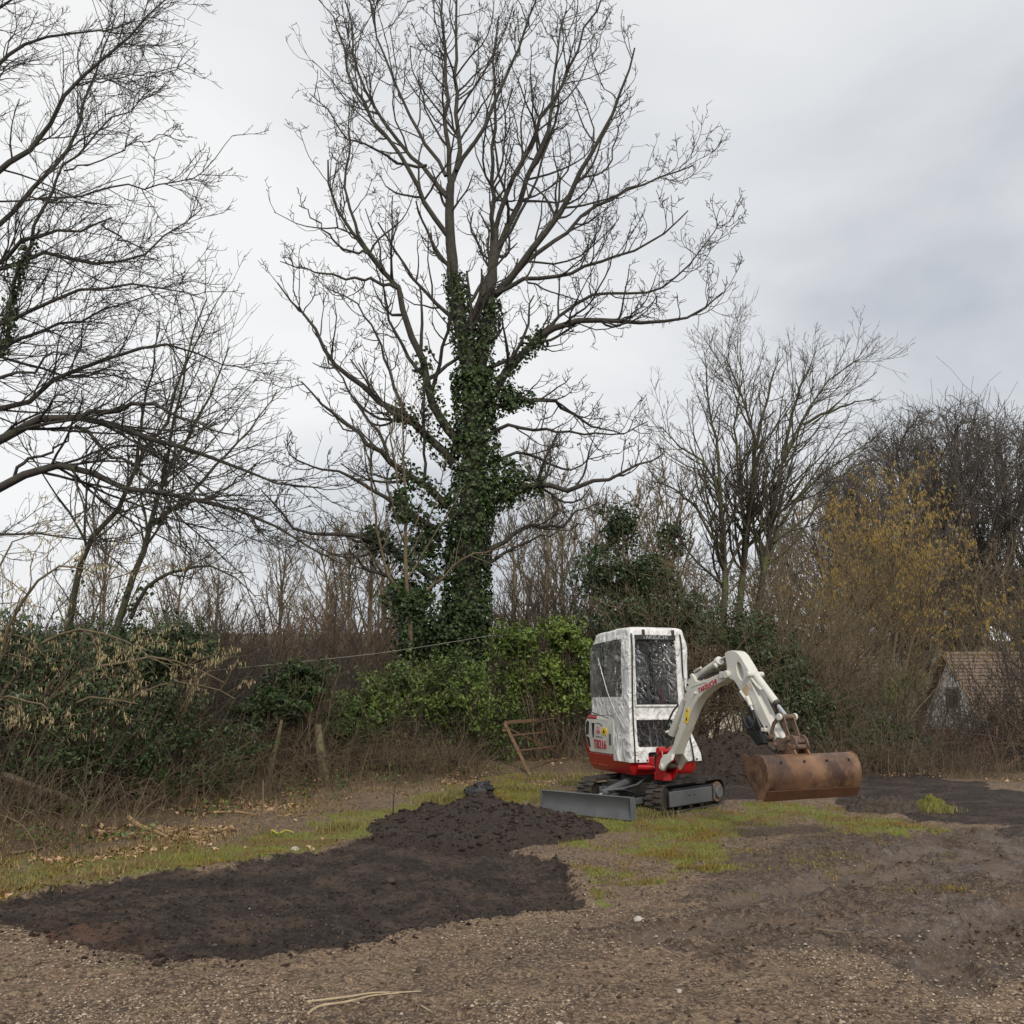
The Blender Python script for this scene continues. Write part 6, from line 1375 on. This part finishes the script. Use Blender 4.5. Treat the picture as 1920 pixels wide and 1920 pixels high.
# ------------------------------------------------------------------ what nobody could count: pebbles, clods, grass, dead stalks, leaves
def scatter(n, rng, x0, x1, y0, y1, prob):
    """points with a density that follows prob(x, y, masks)"""
    y = 1 / (1 / y1 + (1 / y0 - 1 / y1) * rng.random(n)); x = rng.uniform(x0, x1, n) * y
    m = ground_masks(x, y); k = rng.random(n) < prob(x, y, m); x, y = x[k], y[k]; return np.stack([x, y, ground_height(x, y)], 1)
OCT = A([[1, 0, 0], [0, 1, 0], [-1, 0, 0], [0, -1, 0], [0, 0, 1], [0, 0, -.6]]); OF_ = A([[0, 1, 4], [1, 2, 4], [2, 3, 4], [3, 0, 4], [1, 0, 5], [2, 1, 5], [3, 2, 5], [0, 3, 5]])
def pebbles(name, label, p, smin, smax, rng, m, flat=.55, pw=3):
    n = len(p); s = smin + (smax - smin) * rng.random(n) ** pw; a = rng.uniform(0, 6.28, n); v = OCT[None] * (1 + .35 * rng.normal(size=(n, 6, 3))) ; v = np.repeat(v, 1, 0); v[:, :, 2] *= flat; v[:, :, 0] *= rng.uniform(.7, 1.5, (n, 1))
    ca, sa = np.cos(a)[:, None], np.sin(a)[:, None]; v = np.stack([v[:, :, 0] * ca - v[:, :, 1] * sa, v[:, :, 0] * sa + v[:, :, 1] * ca, v[:, :, 2]], -1) * s[:, None, None] + p[:, None] + A([[[0, 0, 1]]]) * (s * .15)[:, None, None]
    t = (OF_[None] + (np.arange(n) * 6)[:, None, None]).reshape(-1, 3); o = link(name, np_mesh(name, v.reshape(-1, 3), [t], m), None, 'stuff'); setp(o, label, name.replace('_', ' ')); return o
rs = RNG(900); gn = lambda x, y: fbm(x * 1.6, y * 1.6, oct=3, seed=91)
M_peb = leaf_mat('gravel', [(.30, .22, .15), (.46, .38, .29), (.19, .135, .092), (.36, .28, .205), (.14, .098, .068)], .85, .3)
p = scatter(88000, rs, -.65, .65, 4.0, 12, lambda x, y, m: np.clip((.03 + .70 * sstep(.10, .65, gn(x, y))) * (1 - .97 * m[0]) * (1 - .85 * m[1]) * (1 - .72 * m[3]) * sstep(11, 5.5, y), 0, 1))
pebbles('gravel', 'loose pale gravel trodden into the earth', p, .0035, .0125, rs, M_peb)
M_cl = leaf_mat('mud_crumb', [(.050, .034, .024), (.095, .068, .048), (.032, .022, .016), (.14, .10, .072)], .95, .15)
p = scatter(48000, rs, -.65, .65, 4.0, 13, lambda x, y, m: np.clip(.10 + .55 * m[3] * sstep(-.2, .5, fbm(x * 2.3, y * 2.3, oct=3, seed=95)) + .10 * m[0], 0, 1) * (1 - .8 * m[1]))
pebbles('mud_crumbs', 'crumbs of turned mud over ruts and soil', p, .004, .017, rs, M_cl, .7, 3)
M_sc = leaf_mat('soil_crumb', [(.014, .0098, .008), (.042, .029, .022), (.022, .015, .012), (.075, .056, .043)], .95, .15)
p = scatter(30000, rs, -.8, .8, 5, 16, lambda x, y, m: .9 * m[0]); pebbles('soil_crumbs', 'loose dark crumbs on the scraped soil', p, .004, .014, rs, M_sc, .7, 3)
sd_ = lambda x, y: poly_sdf(x, y, SOIL_BED)
p = scatter(60000, rs, -.8, .3, 5, 13, lambda x, y, m: np.exp(-((sd_(x, y) + .03) / .10) ** 2) * .35); pebbles('edge_clods', 'ragged clods along the edge of the soil bed', p, .005, .018, rs, M_sc, .8, 3)
# grass
def grass(name, label, p, h, wd, lean, m, rng): 
    v, t = blades(p, h, rng, wd, lean); o = link(name, np_mesh(name, v, [t], m, smooth=False), None, 'stuff'); setp(o, label, 'grass'); return o
tuft = lambda x, y, s=3.: fbm(x * s, y * s, oct=3, seed=97)
gp = lambda x, y, m: np.clip(m[1] * (.35 + .65 * sstep(-.3, .4, tuft(x, y))), 0, 1) * .85
p = np.concatenate([scatter(75000, rs, -.60, .04, 6.8, 17, gp), scatter(75000, rs, .04, .46, 7.6, 15, gp), scatter(30000, rs, -.05, .12, 12.5, 19, gp)])
grass('grass', 'short mossy grass on the verge and round the tracks', p, 0.036, .0036, 1.3, M_grass, rs)
p = scatter(260000, rs, -.8, .75, 6.5, 20, lambda x, y, m: np.clip(.75 * np.maximum(m[2], .8 * sstep(-2.6, -1.2, path_dist(x, y, VERGE)[0]) * (x < 3)) * (1 - m[0]) * (1 - .5 * m[1]) * sstep(22, 17, y) * (.25 + .75 * sstep(-.3, .5, tuft(x, y, 1.5))) , 0, 1))
grass('dry_grass', 'dry straw-coloured grass among the leaves and grass', p, .060, .0040, 2.6, M_dry, rs)
p = scatter(120000, rs, -.8, .75, 6.2, 19, lambda x, y, m: .30 * m[1] * sstep(-.2, .6, tuft(x, y, 2.)))
grass('straw_grass', 'short dead blades lying in the grass', p, .035, .0032, 2.6, M_dry, rs)
# tussocks along blade, gate and turf
cen = A([on_ground(x, y)[:2] for x, y in ((1030, 1502), (1060, 1512), (1100, 1520), (1200, 1530), (1215, 1527), (1000, 1480), (1020, 1460), (1075, 1470), (1090, 1462), (1748, 1520), (960, 1478), (820, 1500), (640, 1555), (830, 1498), (865, 1490))])
i = rs.integers(0, len(cen), 7500); q = cen[i] + rs.normal(size=(7500, 2)) * .15; p = np.concatenate([q, ground_height(q[:, 0], q[:, 1])[:, None]], 1)
grass('tussock_grass', 'longer yellowish tussocks round blade, gate and turf', p, .095, .0035, 1.5, leaf_mat('tussock', [(.17, .16, .045), (.24, .20, .08), (.12, .13, .03), (.30, .25, .13)], .8, .2), rs)
# dead bramble canes and stalks at the hedge foot
def canes(name, label, n, lo, hi, off0, off1, r, seed, lean, xr=(0, 1), m=M_straw):
    rng = RNG(seed); vp = A(VERGE, float); vd = np.concatenate([[0], np.cumsum(np.hypot(*np.diff(vp, axis=0).T))]); s = vd[-1] * (xr[0] + (xr[1] - xr[0]) * rng.random(n)); bx = np.interp(s, vd, vp[:, 0]); by = np.interp(s, vd, vp[:, 1])
    x2 = np.interp(s + .05, vd, vp[:, 0]) - bx; y2 = np.interp(s + .05, vd, vp[:, 1]) - by; l_ = np.hypot(x2, y2) + 1e-6; o_ = rng.uniform(off0, off1, n) + .25 * rng.normal(size=n)
    x = bx - y2 / l_ * o_; y = by + x2 / l_ * o_; ok = ~((x > -.5) & (x < 1.5) & (y < 18.9)); x, y = x[ok], y[ok]; n = len(x); base = np.stack([x, y, terrain(x, y) - .03], 1); ln = rng.uniform(lo, hi, n); a = rng.uniform(0, 6.28, n); le = np.abs(rng.normal(size=n)) * lean; d = nrm(np.stack([np.cos(a) * le, np.sin(a) * le, np.ones(n)], 1)); P = np.empty((n, 7, 3)); P[:, 0] = base; bend = rng.uniform(.0, .16, n)[:, None] * np.stack([np.cos(a), np.sin(a), -np.ones(n) * .9], 1)
    for k in range(1, 7): P[:, k] = P[:, k - 1] + d * (ln / 6)[:, None]; d = nrm(d + bend + rng.normal(size=(n, 3)) * .09)
    P[:, :, 2] = np.maximum(P[:, :, 2], base[:, 2:3] + .01); R = np.linspace(1, .45, 7)[None] * (r * rng.uniform(.6, 1.4, n))[:, None]
    P2, R2 = grow(P, R, 1, rng, .3, 1, .35, (25, 60), 4, .15, (0, 0, 0), .75, r * .6); o = tube_part(name, [(P, R, 3), (P2, R2, 3)], m, None); setp(o, label, 'stalks', kind='stuff')
canes('dead_stalks', 'tangle of dead straw-brown stalks at the foot of the hedge', 3200, .22, .85, -.8, 1.2, .0042, 910, .35, (.02, .62))
canes('bramble_canes', 'long arching bramble canes in front of the ivy hedge', 1100, .9, 2.2, .1, 1.4, .0055, 911, .5, (.02, .62), M_bark2)
canes('olive_canes', 'thin arching greenish canes along the hedge', 900, .8, 2.0, .2, 1.6, .005, 914, .6, (.02, .95), M_bark_ol)
canes('bank_stalks', 'dead grass stalks on the bank behind the right-hand soil', 1000, .12, .34, -.5, 1.0, .004, 912, 1.0, (.60, 1.0))
# fallen leaves
p = scatter(150000, rs, -.85, .75, 6.5, 21, lambda x, y, m: np.clip((.85 * np.maximum(m[2], .8 * sstep(-2.4, -1.0, path_dist(x, y, VERGE)[0]) * (x < 2) * (1 - m[0])) + .02 * m[1] * (x < .2)) * sstep(-.25, .5, tuft(x, y, 1.2)), 0, 1)); nr_ = nrm(rs.normal(size=p.shape) * .35 + A([[0, 0, 1.]])); v, t = leaves(p + A([[0, 0, .012]]), nr_, .055, rs, .7, .3, .5)
o = link('fallen_leaves', np_mesh('fallen_leaves', v, [t], M_litter, smooth=False), None, 'stuff'); setp(o, 'pale brown dead leaves scattered along the verge', 'leaves')
# ivy creeping on the bank and small green plants
p = scatter(60000, rs, -.75, .1, 8, 19, lambda x, y, m: .5 * m[2] * sstep(.1, .6, fbm(x * .9, y * .9, oct=3, seed=98))); nr_ = nrm(rs.normal(size=p.shape) * .6 + A([[0, -.2, 1.]])); p[:, 2] += .04 + .10 * rs.random(len(p)); v, t = leaves(p, nr_, .05, rs, .8, .3, .5)
o = link('ground_ivy', np_mesh('ground_ivy', v, [t], M_hedge, smooth=False), None, 'stuff'); setp(o, 'low green ivy creeping at the foot of the hedge', 'ivy')

def heap_crumbs(src, n, seed, label):
    rng = RNG(seed); me = src.data; v = np.empty(len(me.vertices) * 3, np.float32); me.vertices.foreach_get('co', v); v = v.reshape(-1, 3); p = v[rng.integers(0, len(v), n)] + rng.normal(size=(n, 3)) * A([[.01, .01, .002]])
    pebbles('heap_crumbs', label, p, .006, .030, rng, M_sc, .8, 3)
for o_ in [o for o in bpy.data.objects if o.name.startswith('soil_heap')]: heap_crumbs(o_, 3500, 930, 'loose crumbs of soil on ' + ('the low broad heap' if 'low' in o_['label'] else 'the tall heap behind the boom'))
